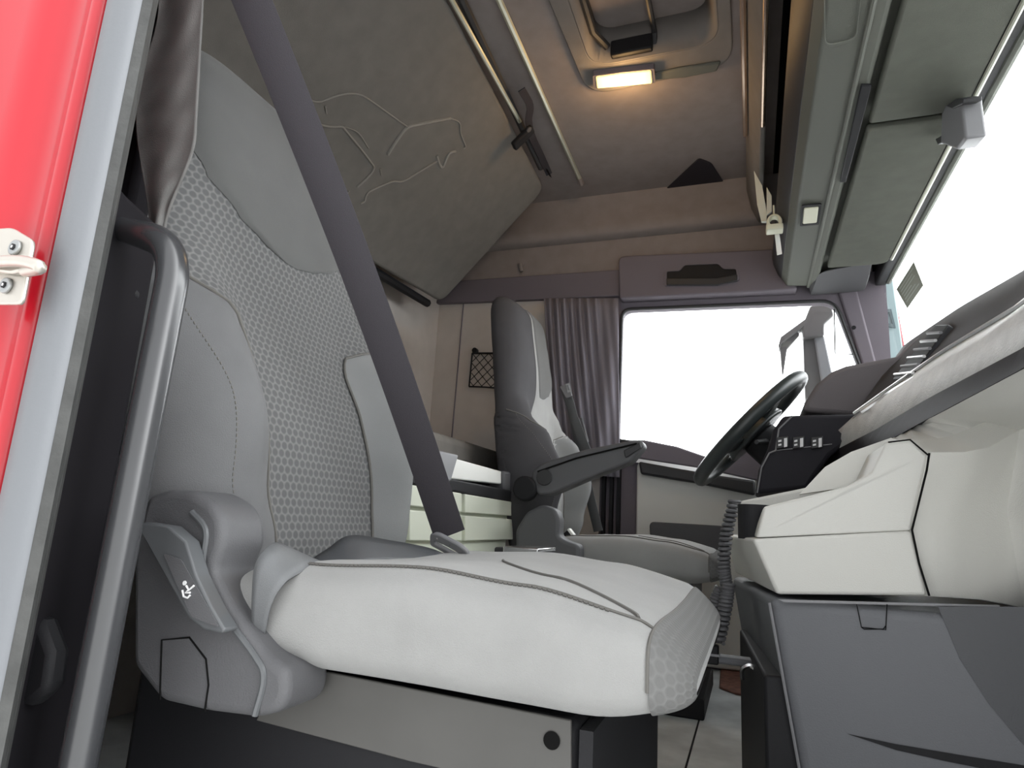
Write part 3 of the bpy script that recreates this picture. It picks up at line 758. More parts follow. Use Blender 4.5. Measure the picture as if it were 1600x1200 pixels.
# front strip stepping: cover flap
b = MB(); f = pxs([(1345, 130), (1362, 130), (1322, 282), (1312, 282)], Z=1.337); b.prism(f, (0, 0, -.006)); b.build('roller_slot', 'plastic_black', t, bevel=.002)
lid = rounded(pxs([(1286, -60), (1352, -60), (1338, 62), (1288, 74)], Z=1.339), .02, 4)
lcn = sum(lid, V()) / len(lid)
b = MB(); b.ring_frame(lid, [lcn + (p - lcn) * .93 for p in lid], (0, 0, -.003)); b.build('lamp_recess', 'shelf_grey', t, bevel=.001)
sw = rounded(pxs([(1256, 324), (1279, 322), (1276, 346), (1254, 348)], Z=1.3385), .004, 3)
b = MB(); b.prism(sw, (0, 0, -.005)); s_ = b.build('reading_switch', 'cream_plastic', t, bevel=.002, label='small pale switch')
sc_ = sum(sw, V()) / len(sw); b = MB(); b.ring_frame([sc_ + (p - sc_) * 1.35 for p in sw], [sc_ + (p - sc_) * 1.12 for p in sw], (0, 0, -.003)); b.build('switch_bezel', 'plastic_black', s_)
b = MB(); rr_ = rounded([(.235, 2.27, 1.345), (.38, 2.21, 1.352), (.40, 2.40, 1.352), (.20, 2.41, 1.345)], .03, 5); b.frustum(rr_, [V((p.x * .9 + .03, p.y + .03, 1.322)) if p.y > 2.3 else V((p.x, p.y, 1.342)) for p in rr_]); b.build('corner_cap', 'plastic_slate', t, bevel=.006)
# things standing in the shelf
b = MB(); b.prism(pxs([(1178, 266), (1191, 290), (1198, 330), (1198, 346), (1190, 346), (1183, 318)], Y=2.02), (0, .012, 0)); tag(b.build('document_folder', 'paper', bevel=.001), 'pale upright folder at the far end of the overhead shelf', 'folder')
b = MB(); b.prism(pxs([(1198, 292), (1206, 306), (1206, 330), (1198, 336)], Y=2.00), (0, .008, 0)); tag(b.build('paper_card', 'paper', bevel=.0008), 'small pale card just right of the upright folder', 'card')
b = MB(); b.prism(pxs([(1210, 362), (1218, 366), (1222, 396), (1214, 398)], Y=1.97), (0, .006, 0)); tag(b.build('paper_card', 'white_plastic', bevel=.0008), 'narrow white card below the cream ring clip', 'card')
c_ = at(1210, 346, Y=1.93); t = thing('ring_clip', 'cream plastic ring clip hanging at the far end of the overhead shelf', 'clip', c_)
b = MB(); n_ = 24; RR = [V((math.cos(2 * math.pi * i / n_), 0, math.sin(2 * math.pi * i / n_))) for i in range(n_)]
b.ring_frame([c_ + V((p.x * .022, 0, p.z * .026)) for p in RR], [c_ + V((p.x * .013, 0, p.z * .016 + .003)) for p in RR], (0, .03, 0)); b.build('ring', 'cream_plastic', t, bevel=.003)
b = MB(); b.box((c_.x - .024, c_.y - .010, c_.z - .030), (c_.x + .024, c_.y + .03, c_.z - .010)); b.build('band', 'cream_plastic', t, bevel=.004)
b = MB(); b.tube([c_ + V((0, .015, .025)), c_ + V((0, .015, .06))], .003, 6); b.build('stem', 'cream_plastic', t)

# sun blinds
def blind(ya, yb, label):
    b = MB(); P = rounded([(.25, ya, 1.335), (.425, ya, 1.335), (.425, yb, 1.335), (.25, yb, 1.335)], [.01, .02, .035, .01], 4); b.prism(P, (0, 0, .02))
    o = b.build('sun_blind', 'blind', bevel=.006, seg=3); tag(o, label, 'sun blind', 'sun blinds along the windscreen top')
    b = MB(); b.tube([(.43, ya + .02, 1.335), (.43, yb - .04, 1.335)], .005, 8); b.build('edge_bar', 'aluminium_green_cast', o)
blind(1.425, 2.22, 'grey green sun blind above the far half of the windscreen')
blind(.46, 1.40, 'grey green sun blind above the near half of the windscreen')
# windscreen
b = MB(); b.prism([(.445, YN + .03, 1.36), (.445, YF - .02, 1.36), (.515, YF - .02, .70), (.515, YN + .03, .70)], (.006, 0, 0)); struct(b.build('window_2', 'pane_glass'))
b = MB(); b.box((.425, YN, 1.345), (.462, YF, 1.40)); struct(b.build('trim_5', 'plastic_dark', bevel=.006))
b = MB(); b.tube([(.462, YN, 1.348), (.462, YF - .03, 1.348)], .010, 8); b.build('screen_seal', 'shelf_grey', bpy.data.objects['trim_5'])
# sensor bracket
c_ = at(1520, 190, X=.425)
t = thing('blind_bracket', 'grey plastic bracket on the windscreen top between the two sun blinds', 'bracket', c_)
b = MB(); A4 = pxs([(1503, 160), (1535, 152), (1543, 212), (1528, 230), (1500, 220)], X=.42); b.prism(A4, (-.035, 0, 0)); b.build('body', 'plastic_grey', t, bevel=.005, seg=3)
b = MB(); A4 = pxs([(1478, 215), (1500, 203), (1504, 212), (1482, 224)], X=.41); b.prism(A4, (-.02, 0, 0)); b.build('pin_holder', 'plastic_dark', t, bevel=.002)
b = MB(); A4 = pxs([(1505, 162), (1522, 150), (1535, 150), (1534, 158), (1516, 166)], X=.41); b.prism(A4, (-.03, 0, 0)); b.build('upper_clip', 'plastic_dark', t, bevel=.002)
# sticker on screen
def scr(px, py): return atp(px, py, V((.444, 1, 1.36)), V((.66, 0, .07)).normalized())
K = [scr(*p) for p in [(1401, 452), (1428, 409), (1443, 446), (1418, 482)]]
b = MB(); b.prism(K, (-.001, 0, 0)); st = b.build('windscreen_sticker', 'sticker'); tag(st, 'small olive grey sticker with faint text lines on the windscreen', 'sticker')
def kq(u, v): return (K[0] * (1 - u) + K[1] * u) * (1 - v) + (K[3] * (1 - u) + K[2] * u) * v
b = MB()
for k, (a_, e_) in enumerate([(.12, .9), (.12, .8), (.1, .85), (.15, .6), (.12, .75), (.12, .88)]):
    v = .14 + k * .13; p, q = kq(a_, v), kq(e_, v); d = (kq(a_, v + .035) - p); off = V((-.0014, 0, 0))
    b.prism([p + off, q + off, q + d + off, p + d + off], (-.0004, 0, 0))
b.build('text_lines', 'sticker_line', st)
# A-pillar
b = MB(); b.prism(pxs([(1308, 452), (1338, 448), (1372, 575), (1384, 700), (1366, 700), (1350, 580)], Y=YF - .01), (0, .06, 0)); struct(b.build('trim_6', 'trim_plum', bevel=.008, seg=3))
b = MB(); b.disc(at(1334, 512, Y=YF - .011), (0, -1, 0), .007, .003, 12); b.build('screw_cap', 'plastic_black', bpy.data.objects['trim_6'])
t = thing('corner_deflector', 'blue grey body panel outside the far windscreen pillar', 'body panel', at(1390, 540, Y=2.52))
b = MB(); b.prism(pxs([(1352, 438), (1396, 436), (1414, 560), (1420, 640), (1384, 640), (1372, 540)], Y=2.53), (0, .03, 0)); b.build('panel', 'teal_panel', t, bevel=.006)
b = MB(); o_ = pxs([(1364, 483), (1392, 484), (1399, 513), (1371, 509)], Y=2.528); i_ = pxs([(1369, 488), (1389, 489), (1394, 507), (1374, 504)], Y=2.528); b.ring_frame(o_, i_, (0, -.008, 0)); b.build('vent_frame', 'teal_dark', t)
b = MB(); b.tube(pxs([(1398, 470), (1405, 510), (1416, 570)], Y=2.54), .006, 6); b.build('red_edge', 'red_paint', t, label='red painted edge')

# outside mirror
t = thing('wing_mirror', 'grey exterior mirror with arm seen through the side window', 'mirror', at(1280, 640, Y=2.75))
b = MB(); b.prism(rounded(pxs([(1255, 527), (1288, 524), (1304, 600), (1310, 690), (1264, 690), (1258, 620)], Y=2.78), .01), (0, .10, 0)); b.build('housing', 'mirror_shell', t, bevel=.015, seg=3)
b = MB(); b.prism(pxs([(1272, 526), (1288, 524), (1305, 602), (1312, 690), (1292, 690), (1284, 600)], Y=2.765), (0, .03, 0)); b.build('housing_cap', 'plastic_grey', t, bevel=.006)
armp = [(1266, 478), (1298, 474), (1303, 492), (1288, 506), (1288, 524), (1255, 527), (1254, 512), (1222, 536), (1219, 545), (1216, 540), (1220, 526), (1258, 498)]
b = MB(); b.prism(pxs(armp, Y=2.74), (0, .07, 0)); b.build('arm', 'mirror_shell', t, bevel=.008, seg=3)
b = MB(); b.prism(pxs([(1218, 538), (1246, 518), (1250, 522), (1230, 545), (1223, 592)], Y=2.76), (0, .03, 0)); b.build('mirror_edge', 'mirror_shell', t, bevel=.004)

# ------------------------------------------------------------------ dashboard
t = thing('dashboard', 'long dark dashboard with pale grey strip below the windscreen', 'dashboard', (.4, 1.4, .6))
def rail_(pts, n=18):
    P = [V(p) for p in pts]; P = [V((P[0].x + (P[0].x - P[1].x) * 0, .46, P[0].z))] + P
    return P
def resamp(P, n=24):
    Ls = [0]
    for a, c in zip(P, P[1:]): Ls.append(Ls[-1] + (c - a).length)
    out = []; k = 0
    for i in range(n + 1):
        s = Ls[-1] * i / n
        while k < len(Ls) - 2 and Ls[k + 1] < s: k += 1
        f = (s - Ls[k]) / max(1e-9, Ls[k + 1] - Ls[k]); out.append(P[k].lerp(P[k + 1], f))
    return out
R0 = resamp(rail_([at(1600, 424, X=.455), at(1500, 481, X=.44), at(1412, 540, X=.41)]))
R1 = resamp(rail_([at(1600, 480, X=.36), at(1480, 550, X=.335), at(1400, 604, X=.29), at(1338, 648, X=.225)]))
R2 = resamp(rail_([at(1600, 546, X=.305), at(1450, 625, X=.275), at(1370, 672, X=.235), at(1298, 708, X=.185)]))
R3 = resamp(rail_([at(1600, 574, X=.30), at(1450, 654, X=.265), at(1370, 698, X=.23), at(1290, 732, X=.18)]))
Rf = [V((.50, p.y, .80)) for p in R0]
b = MB(); b.grid([Rf, R0, R1]); b.build('top_pad', 'dash_top', t, solid=.006, angle=30)
b = MB(); mid = [a.lerp(c, .5) + V((-.012, 0, .006)) for a, c in zip(R1, R2)]; b.grid([R1, mid, R2]); b.build('trim_strip', 'dash_strip', t, solid=.006, angle=60, label='pale grey grained strip')
b = MB(); b.grid([R2, R3, [p + V((.05, 0, .004)) for p in R3]]); b.build('lower_band', 'dash_black', t, solid=.006, angle=30)
b = MB(); b.tube([p + V((-.004, 0, .003)) for p in R1[4:]], .004, 6); b.build('chrome_edge', 'chrome_line', t)
# underside and knee panel
U1 = resamp([V((.40, .46, .60)), at(1600, 668, X=.38), at(1530, 708, X=.305), at(1452, 709, Y=1.08), V((.19, 1.13, .60))])
K1 = resamp([V((.40, .46, .49)), at(1600, 790, X=.365), at(1527, 812, X=.305), at(1427, 826, Y=1.056), V((.17, 1.12, .482))])
K2 = resamp([V((.38, .46, .385)), at(1600, 950, X=.345), at(1540, 938, X=.292), at(1452, 931, Y=1.056), V((.18, 1.12, .386))])
R3s = resamp(rail_([at(1600, 574, X=.30), at(1450, 654, X=.265), at(1390, 690, X=.245)]))
b = MB(); b.grid([R3s, [a.lerp(c, .6) + V((.0, 0, .004)) for a, c in zip(R3s, U1)], U1, K1, K2]); b.build('knee_panel', 'beige', t, solid=.006, angle=28)
near = [R0[0], R1[0], R2[0], R3[0], U1[0], K1[0], K2[0], V((.50, .46, .39)), V((.50, .46, .80))]
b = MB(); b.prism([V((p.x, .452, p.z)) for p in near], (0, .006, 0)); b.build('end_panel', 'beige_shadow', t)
# instrument side blocks
hood = [(1253, 642), (1258, 628), (1276, 600), (1300, 580), (1322, 571), (1402, 556), (1440, 522), (1432, 570), (1396, 606), (1338, 650)]
b = MB(); b.prism(pxs(hood, Y=1.80), (0, .42, 0)); b.build('instrument_hood', 'hood_pad', t, bevel=.012, seg=3)
blk = [(1200, 700), (1208, 672), (1224, 649), (1345, 646), (1330, 690), (1298, 712), (1276, 742), (1262, 764), (1180, 772), (1185, 735)]
b = MB(); b.prism(pxs(blk, Y=1.66), (0, .20, 0)); bl = b.build('switch_block', 'dash_black', t, bevel=.010, seg=3)
b = MB(); b.tube(pxs([(1183, 770), (1190, 730), (1202, 708), (1212, 704)], Y=1.655), .0022, 6); b.tube(pxs([(1212, 704), (1217, 670), (1238, 650)], Y=1.655), .0022, 6); b.tube(pxs([(1212, 704), (1300, 694)], Y=1.657), .0014, 6); b.build('block_edge', 'plastic_grey', bl)
for px in (1222, 1247, 1276):
    b = MB(); b.prism(rounded(pxs([(px - 9, 684), (px + 10, 682), (px + 10, 699), (px - 9, 702)], Y=1.657), .003), (0, -.008, 0)); sw_ = b.build('switch', 'plastic_dark', bl, bevel=.002)
    b = MB(); b.prism(pxs([(px + 3, 685), (px + 8, 684), (px + 8, 698), (px + 3, 699)], Y=1.6475), (0, -.001, 0)); b.prism(pxs([(px - 6, 688), (px - 1, 687), (px - 1, 690), (px - 6, 691)], Y=1.6475), (0, -.001, 0)); b.prism(pxs([(px - 6, 694), (px - 1, 693), (px - 1, 696), (px - 6, 697)], Y=1.6475), (0, -.001, 0)); b.build('switch_mark', 'print_white', sw_)
b = MB(); b.prism(pxs([(1190, 768), (1215, 690), (1235, 655), (1345, 640), (1480, 600), (1480, 740), (1330, 752), (1265, 766)], Y=2.0), (0, .30, 0)); b.build('dash_core', 'dash_black', t)
# vents on top
b = MB(); vt = [at(1402, 598, X=.305), at(1470, 512, X=.40), at(1490, 512, X=.385), at(1432, 596, X=.305)]
vn = (vt[1] - vt[0]).cross(vt[3] - vt[0]).normalized()
if vn.dot(CAM - vt[0]) < 0: vn = -vn
b.prism([p + vn * .012 for p in vt], -vn * .02); ve = b.build('air_vent', 'plastic_black', t, bevel=.003)
for k in range(6):
    f = .08 + k * .15; p, q = vt[0].lerp(vt[1], f) + vn * .014, vt[3].lerp(vt[2], f) + vn * .014
    b = MB(); b.tube([p, q], .0035, 6); b.build('vent_slat', 'chrome_line' if k % 2 == 0 else 'plastic_grey', ve)
b = MB(); P = [at(1342, 646, X=.228), at(1366, 632, X=.25), at(1392, 612, X=.28), at(1428, 590, X=.305), at(1420, 604, X=.296), at(1360, 640, X=.238)]
b.tube(spline([at(1346, 644, X=.226), at(1385, 618, X=.27), at(1432, 590, X=.30)], 6), .006, 8); b.build('vent_bezel', 'chrome_line', t)

# centre console
t = thing('centre_console', 'beige centre console with cup holder beside the dashboard', 'console', (.15, 1.3, .38))
CYY = 1.05
lowA = at(1176, 842, Y=CYY); lowB = at(1424, 829, Y=CYY); lowC = at(1449, 931, Y=CYY); lowD = at(1214, 929, Y=CYY)
far = V((-.05, 0, 0))
def ext(p, dy, dx=0): return V((p.x + dx, p.y + dy, p.z))
b = MB(); F = [lowA, lowB, lowC, lowD]; G = [ext(lowA, .42, -.055), ext(lowB, .42), ext(lowC, .42), ext(lowD, .42, -.065)]
b.frustum(F, G); b.build('lower_shell', 'beige', t, bevel=.005, seg=3)
up_ = [at(1193, 792, Y=CYY + .03), at(1330, 758, Y=CYY + .03), at(1362, 738, Y=CYY + .03), at(1384, 692, Y=CYY + .03), at(1422, 688, Y=CYY + .03), at(1450, 712, Y=CYY + .03)]
F = up_ + [V((lowB.x, CYY + .002, lowB.z)), V((lowA.x + .005, CYY + .002, lowA.z + .002))]
G = [ext(p, .16) for p in up_] + [V((lowB.x, CYY + .18, lowB.z)), V((lowA.x, CYY + .18, lowA.z + .002))]
b = MB(); b.frustum(F, G); b.build('upper_shell', 'beige', t, bevel=.004, seg=3)
rimp = [at(1152, 797, Y=1.30), at(1156, 783, Y=1.30), at(1240, 766, Y=1.30), at(1335, 746, Y=1.30), at(1335, 800, Y=1.3), at(1240, 800, Y=1.3)]
b = MB(); b.prism(rimp, (0, .16, 0)); b.build('tray_rim', 'beige', t, bevel=.005)
b = MB(); b.tube([at(1178, 800, Y=1.18) + V((0, 0, .012)), at(1178, 800, Y=1.18) + V((0, 0, -.045))], .026, 24); b.build('cup_holder', 'plastic_black', t)
sm_ = pxs([(1452, 708), (1448, 735), (1425, 828), (1436, 880), (1452, 931)], Y=CYY - .003)
b = MB(); b.tube(sm_, .0015, 6); b.tube(pxs([(1388, 691), (1422, 687), (1450, 711)], Y=CYY + .027), .0013, 6); b.build('panel_gap', 'shelf_black', t)
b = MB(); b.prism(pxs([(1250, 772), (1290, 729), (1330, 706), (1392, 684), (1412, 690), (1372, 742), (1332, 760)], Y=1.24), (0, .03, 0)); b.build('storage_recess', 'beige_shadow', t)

t = thing('lower_console', 'dark grey lower storage console under the beige panel', 'console', (.3, 1.3, 0))
LY = 1.045
A_ = at(1202, 934, Y=LY); zt_ = A_.z
planT = [V((A_.x, LY, zt_)), V((.62, LY - .03, zt_ + .002)), V((.62, 1.6, zt_)), V((-.045, 1.6, zt_ - .01))]
zb_ = .02
Bp = at(1250, 1200, Y=LY)
sl = (Bp.x - A_.x) / (A_.z - Bp.z)
planB = [V((p.x + (sl * (zt_ - zb_) if i in (0, 3) else 0), p.y + (.02 if i < 2 else 0), zb_)) for i, p in enumerate(planT)]
b = MB(); b.frustum(planT, planB); b.build('body', 'console_dark', t, bevel=.014, seg=4)
b = MB(); b.tube([planT[0].lerp(planB[0], f) + V((-.001, -.001, 0)) for f in (0.02, .5, .95)], .0022, 6); b.build('corner_line', 'plastic_grey', t)
b = MB(); b.prism([at(1215, 936, Y=LY - .003), at(1560, 945, Y=LY - .003), at(1560, 949, Y=LY - .003), at(1225, 941, Y=LY - .003)], (0, -.006, 0)); b.build('lip_highlight', 'plastic_grey', t, bevel=.001)  # thin pale strip drawn in for the highlight along the lip bevel
def lf(px, py, o=.0015): # point on the sloping near face
    P, Q, R_ = planT[0], planT[1], planB[0]; n = (Q - P).cross(R_ - P).normalized()
    if n.y > 0: n = -n
    return atp(px, py, P + n * o, n)
b = MB(); b.tube(rounded([lf(1338, 942), lf(1346, 980), lf(1384, 984), lf(1386, 944)], 0), .0007, 5); b.tube([lf(1346, 980), lf(1350, 983), lf(1380, 983), lf(1384, 978)], .0007, 5); b.build('finger_pull', 'shelf_black', t)
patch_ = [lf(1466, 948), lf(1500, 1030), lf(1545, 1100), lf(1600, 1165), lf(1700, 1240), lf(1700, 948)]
b = MB(); b.prism(patch_, (0, .001, 0)); b.build('side_shade', 'console_shade', t, label='darker area on the right of the face, shade painted in')  # reflection and shadow edge on the face, put in as a darker sheet
b = MB(); pr_ = [lf(1325, 1147), lf(1400, 1163), lf(1500, 1180), lf(1640, 1203), lf(1640, 1222), lf(1480, 1190), lf(1400, 1172)]; b.prism(pr_, (0, .001, 0)); b.build('dark_streak', 'plastic_black', t)  # flat dark diagonal streak on the near face
st_ = [at(1166, 1042, Y=1.28), at(1228, 1076, Y=1.1), at(1262, 1240, Y=1.1), at(1202, 1240, Y=1.28)]
b = MB(); b.prism([V((.16, 1.075, .0)), V((.16, 1.5, 0)), V((-.028, 1.5, .0)), V((.012, 1.06, 0))], (0, 0, .268)); b.build('step_box', 'plastic_black', t, bevel=.005)
b = MB(); b.tube(spline([at(1160, 1062, Y=1.22), at(1160, 1046, Y=1.22), at(1172, 1040, Y=1.22), at(1182, 1046, Y=1.22)], 5), .004, 6); b.build('metal_clip', 'metal_bright', t)
b = MB(); b.prism(pxs([(1126, 1046), (1175, 1052), (1175, 1090), (1150, 1086), (1124, 1076)], Z=.001), (0, 0, .006)); tag(b.build('carpet_patch', 'rust', bevel=.01), 'rust brown carpet patch on the floor at the foot of the dark console', 'carpet')

# coiled cable
t = thing('coiled_cable', 'black coiled cable hanging between the far seat and the console', 'cable', at(1118, 1020, Y=1.22))
def coil(path, R_, turns, r_):
    P = spline(path, 30); n = len(P); out = []
    for i in range(n * 4):
        f = i / (n * 4 - 1) * (n - 1); k = min(int(f), n - 2); p = P[k].lerp(P[k + 1], f - k); tg = (P[k + 1] - P[k]).normalized()
        a = tg.orthogonal().normalized(); a = V((1, 0, 0)); a = (a - tg * a.dot(tg)).normalized(); c = tg.cross(a)
        w = 2 * math.pi * turns * i / (n * 4 - 1); out.append(p + a * math.cos(w) * R_ + c * math.sin(w) * R_)
    return out
b = MB(); b.tube(coil(pxs([(1148, 782), (1136, 830), (1131, 880), (1135, 915)], Y=1.24), .0085, 20, .003), .0034, 6); b.build('upper_coil', 'plastic_slate', t)
b = MB(); b.tube(coil(pxs([(1138, 912), (1133, 950), (1122, 1003)], Y=1.23), .009, 14, .003), .0036, 6); b.build('lower_coil', 'plastic_slate', t)
b = MB(); b.tube(coil(pxs([(1128, 918), (1117, 950), (1122, 1005)], Y=1.26), .009, 14, .003), .0036, 6); b.build('return_coil', 'plastic_slate', t)
b = MB(); c_ = at(1112, 1020, Y=1.25); b.box((c_.x - .012, c_.y - .01, c_.z - .018), (c_.x + .012, c_.y + .01, c_.z + .014)); b.build('plug', 'plastic_black', t, bevel=.003)
b = MB(); b.box((c_.x - .0135, c_.y - .0105, c_.z - .004), (c_.x + .0135, c_.y + .0105, c_.z)); b.build('plug_ring', 'plastic_grey', t)
b = MB(); b.box((c_.x - .006, c_.y - .006, c_.z - .016), (.01, c_.y + .03, c_.z - .004)); b.build('socket_arm', 'console_dark', t, bevel=.004)

# ------------------------------------------------------------------ steering wheel
WC = V((.0, 2.0, .762)); wu = V((.686, 0, .727)).normalized(); wn = V((-wu.z, 0, wu.x)); RW = .206
t = thing('steering_wheel', 'black steering wheel in front of the side window', 'steering wheel', WC)
b = MB(); b.tube([WC + (wu * math.cos(a) + YA * math.sin(a)) * RW for a in [2 * math.pi * i / 64 for i in range(64)]], .0195, 14, closed=True); b.build('rim', 'rubber_wheel', t, angle=80)
b = MB(); hub = [WC + (wu * math.cos(a) * .105 + YA * math.sin(a) * .125) - wn * .03 for a in [2 * math.pi * i / 28 for i in range(28)]]; b.frustum(hub, [WC + (p - WC + wn * .03) * .85 + wn * .005 for p in hub]); b.build('hub', 'rubber_wheel', t, bevel=.01, seg=3)
for a in (.45, -.45, math.pi - .6, math.pi + .6):
    d = wu * math.cos(a + 1.57 if False else a) + YA * math.sin(a)
    d = (YA * math.cos(a) - wu * math.sin(a)).normalized(); s_ = d.cross(wn)
    b = MB(); b.frustum([WC + d * .07 + s_ * .03 - wn * .022, WC + d * .07 - s_ * .03 - wn * .022, WC + d * .07 - s_ * .03 - wn * .006, WC + d * .07 + s_ * .03 - wn * .006],
                        [WC + d * RW + s_ * .02 - wn * .01, WC + d * RW - s_ * .02 - wn * .01, WC + d * RW - s_ * .02 + wn * .004, WC + d * RW + s_ * .02 + wn * .004]); b.build('spoke', 'rubber_wheel', t, bevel=.006, seg=3)
b = MB(); b.tube([WC - wn * .03, WC - wn * .28], [.055, .06], 16); b.build('column', 'plastic_black', t, bevel=.006)
b = MB(); b.tube([WC - wn * .06 + YA * -.05, WC - wn * .05 + YA * -.16 + wu * -.03], [.009, .006], 8); b.build('stalk', 'plastic_dark', t)

# ------------------------------------------------------------------ near door pillar
def vprof(pts, z0, z1): return [V((x, y, z0)) for x, y in pts], V((0, 0, z1 - z0))
Zb, Zt = -.25, 1.55
t = thing('door_pillar', 'glossy red painted door pillar at the left edge', 'body panel', (-.62, .34, Zb))
red = [(-.580, .40), (-.577, .362), (-.580, .353), (-.588, .349), (-.600, .352), (-.618, .350), (-.630, .338), (-.650, .331), (-.72, .328), (-.735, .318), (-.80, .31), (-.95, .31), (-.95, .40)]
P, v_ = vprof(red, Zb, Zt); b = MB(); b.prism(P, v_); b.build('panel', 'red_paint', t, angle=60, bevel=.003, seg=2)
# raised pressing lower part
b = MB(); pr = [(-.64, .333), (-.66, .322), (-.74, .316), (-.80, .306), (-.90, .306), (-.90, .335)]
P, v_ = vprof(pr, Zb, .61); Q2 = [p + v_ for p in P]; b.frustum(P, [V((q.x, q.y + (.0), q.z)) for q in Q2]); b.build('lower_pressing', 'red_paint', t, bevel=.012, seg=3)
# striker
sy = .325
t = thing('door_striker', 'metal door striker plate with two screws on the red pillar', 'door striker', at(20, 420, Y=sy))
pl_ = rounded(pxs([(-30, 362), (25, 358), (58, 378), (40, 478), (-30, 478)], Y=sy), .006, 4); b = MB(); b.prism(pl_, (0, -.004, 0)); b.build('plate', 'metal_plate', t, bevel=.0015)
for c_ in ((26, 388), (12, 447)):
    p = at(*c_, Y=sy - .004); b = MB(); b.disc(p, (0, -1, 0), .0068, .003, 20); s_ = b.build('screw', 'screw', t, bevel=.001)
    b = MB(); b.disc(p + V((0, -.0031, 0)), (0, -1, 0), .003, .0006, 6); b.build('socket', 'plastic_black', s_)
    b = MB(); b.disc(p + V((0, -.0032, 0)), (0, -1, 0), .0014, .0009, 8); b.build('pin', 'metal_bright', s_)
b = MB(); hp = [at(-40, 412, Y=sy - .016), at(20, 408, Y=sy - .018), at(52, 412, Y=sy - .02), at(62, 419, Y=sy - .018), at(40, 424, Y=sy - .012)]
b.tube(spline(hp, 5), .0048, 10); b.build('hook', 'metal_plate', t, angle=80)
b = MB(); b.prism(pxs([(-20, 402), (40, 408), (60, 424), (30, 432), (-20, 426)], Y=sy - .004), (0, -.007, 0)); b.build('hook_base', 'metal_plate', t, bevel=.002)
# seals
sl_ = [(-.531, .363), (-.530, .356), (-.536, .349), (-.548, .345), (-.562, .346), (-.572, .352), (-.576, .360), (-.574, .372), (-.54, .375)]
P, v_ = vprof(sl_, Zb, Zt); b = MB(); b.prism(P, v_); s_ = b.build('door_seal', 'seal', angle=60); tag(s_, 'thick grey rubber door seal beside the red pillar', 'seal')
sl_ = [(-.530, .357), (-.523, .362), (-.548, .385), (-.572, .396), (-.572, .376), (-.538, .376)]
P, v_ = vprof(sl_, Zb, Zt); b = MB(); b.prism(P, v_); b.build('seal_lip', 'seal_lip', s_, angle=60)
# inner pillar trim
pt = [(-.582, .400), (-.60, .43), (-.63, .498), (-.66, .51), (-.76, .505), (-.78, .402), (-.60, .397)]
P, v_ = vprof(pt, 0, .775); b = MB(); b.prism(P, v_); b.box((-.95, .52, .60), (-.72, .55, 1.25)); pi_ = b.build('pillar_trim', 'pillar_black', bevel=.008); tag(pi_, 'black inner pillar trim behind the grab handle', 'trim')
b = MB(); p = at(205, 420, Y=.46); b.tube([at(198, 402, Y=.47), at(196, 468, Y=.47)], .013, 14); b.build('belt_guide', 'plastic_black', pi_, bevel=.004)
b = MB(); b.prism(pxs([(30, 955), (60, 970), (78, 1020), (70, 1080), (40, 1105), (20, 1100)], Y=.42), (0, .02, 0)); b.build('sill_bracket', 'plastic_black', pi_, bevel=.006)

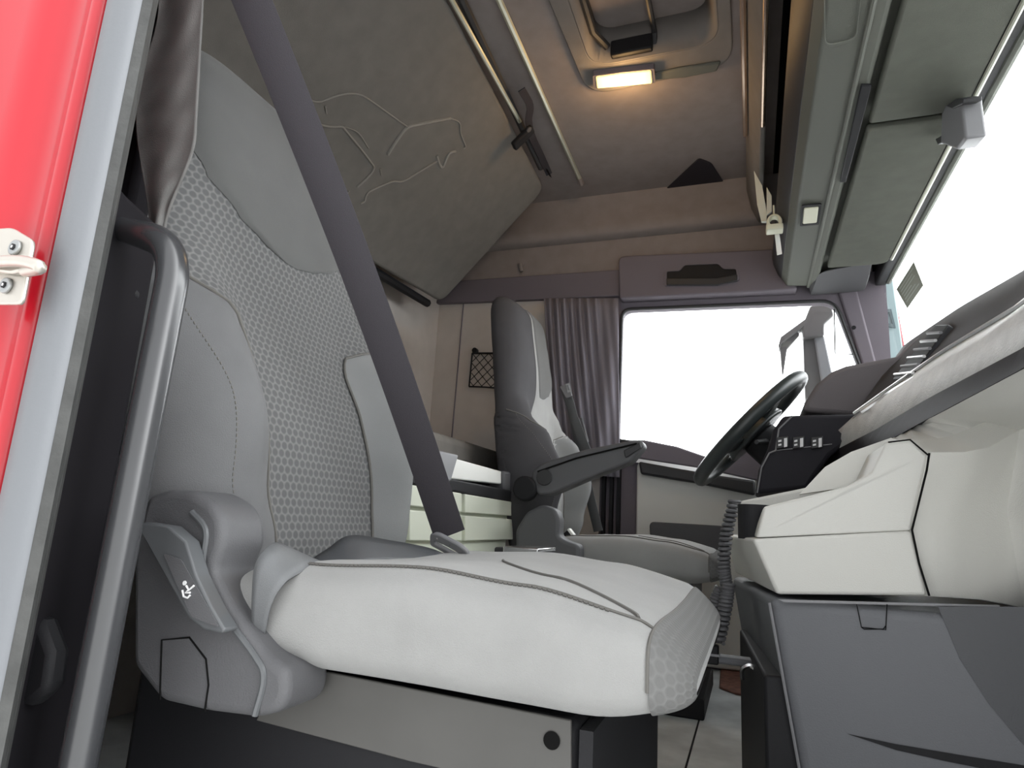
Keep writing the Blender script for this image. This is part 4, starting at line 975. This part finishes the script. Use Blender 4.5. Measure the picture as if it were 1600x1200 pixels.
# grab handle
HYv = .425
t = thing('grab_handle', 'long dark tubular grab handle standing beside the door seal', 'grab handle', at(120, 1190, Y=HYv))
hp = [at(168, 352, Y=HYv + .005), at(205, 365, Y=HYv), at(248, 388, Y=HYv), at(266, 410, Y=HYv), at(262, 460, Y=HYv), at(247, 540, Y=HYv), at(190, 830, Y=HYv), at(122, 1190, Y=HYv), at(90, 1370, Y=HYv)]
P = rounded([hp[0], at(280, 383, Y=HYv), at(88, 1370, Y=HYv)], [0, .045, 0], 12); P = [P[0], P[0].lerp(P[1], .5)] + P[1:-1] + [P[-2].lerp(P[-1], .5), P[-1]]
b = MB(); b.tube(P, [.0125, .0125] + [.0145] * (len(P) - 2), 20); b.build('tube', 'handle_paint', t, angle=80)
b = MB(); b.tube([P[0], P[0] + V((-.03, 0, .004))], .017, 16); b.build('upper_mount', 'plastic_dark', t)
b = MB(); b.tube([P[-1] + V((0, 0, .03)), P[-1] + V((0, 0, -.02))], .017, 16); b.build('lower_mount', 'plastic_dark', t)

# near curtain
b = MB(); rows = []
for i in range(70):
    v = i / 69; row = []
    pyt = -80 + v * 445
    xl = 248 - 35 * sstep(.2, .55, v) - 0 + 22 * sstep(.6, 1, v); xr_ = 322 - 25 * v - 40 * sstep(.65, 1, v)
    for j in range(40):
        u = j / 39
        yy = .50 + .003 * math.sin(u * 7 + 1.5 * v) + .0012 * math.sin(v * 55 + u * 5) * sstep(.3, .6, v) + .0004 * math.sin(u * 14 + v * 31)
        row.append(at(xl + (xr_ - xl) * u, pyt, Y=yy))
    rows.append(row)
b.grid(rows); tag(b.build('curtain', 'curtain_grey', solid=.003, angle=180), 'crumpled grey curtain bunched between door seal and headrest', 'curtain')

# ------------------------------------------------------------------ light
w = bpy.data.worlds.new('sky'); SC.world = w; w.use_nodes = True
bg = w.node_tree.nodes['Background']; bg.inputs['Color'].default_value = (.97, .985, 1, 1); bg.inputs['Strength'].default_value = 1
_nt = w.node_tree; _tc = _nt.nodes.new('ShaderNodeTexCoord')
_dt = _nt.nodes.new('ShaderNodeVectorMath'); _dt.operation = 'DOT_PRODUCT'; _dt.inputs[1].default_value = V((.55, .80, .10)).normalized()
_nt.links.new(_tc.outputs['Generated'], _dt.inputs[0])
_mr = _nt.nodes.new('ShaderNodeMapRange'); _mr.interpolation_type = 'SMOOTHSTEP'
_mr.inputs['From Min'].default_value = -.15; _mr.inputs['From Max'].default_value = .65
_mr.inputs['To Min'].default_value = 1.7; _mr.inputs['To Max'].default_value = 10.0   # brighter open sky ahead and on the far side
_nt.links.new(_dt.outputs['Value'], _mr.inputs['Value']); _nt.links.new(_mr.outputs['Result'], bg.inputs['Strength'])
SC.view_settings.view_transform = 'Standard'; SC.view_settings.look = 'None'; SC.view_settings.gamma = 1; SC.view_settings.exposure = 0
SC.view_settings.use_curve_mapping = False
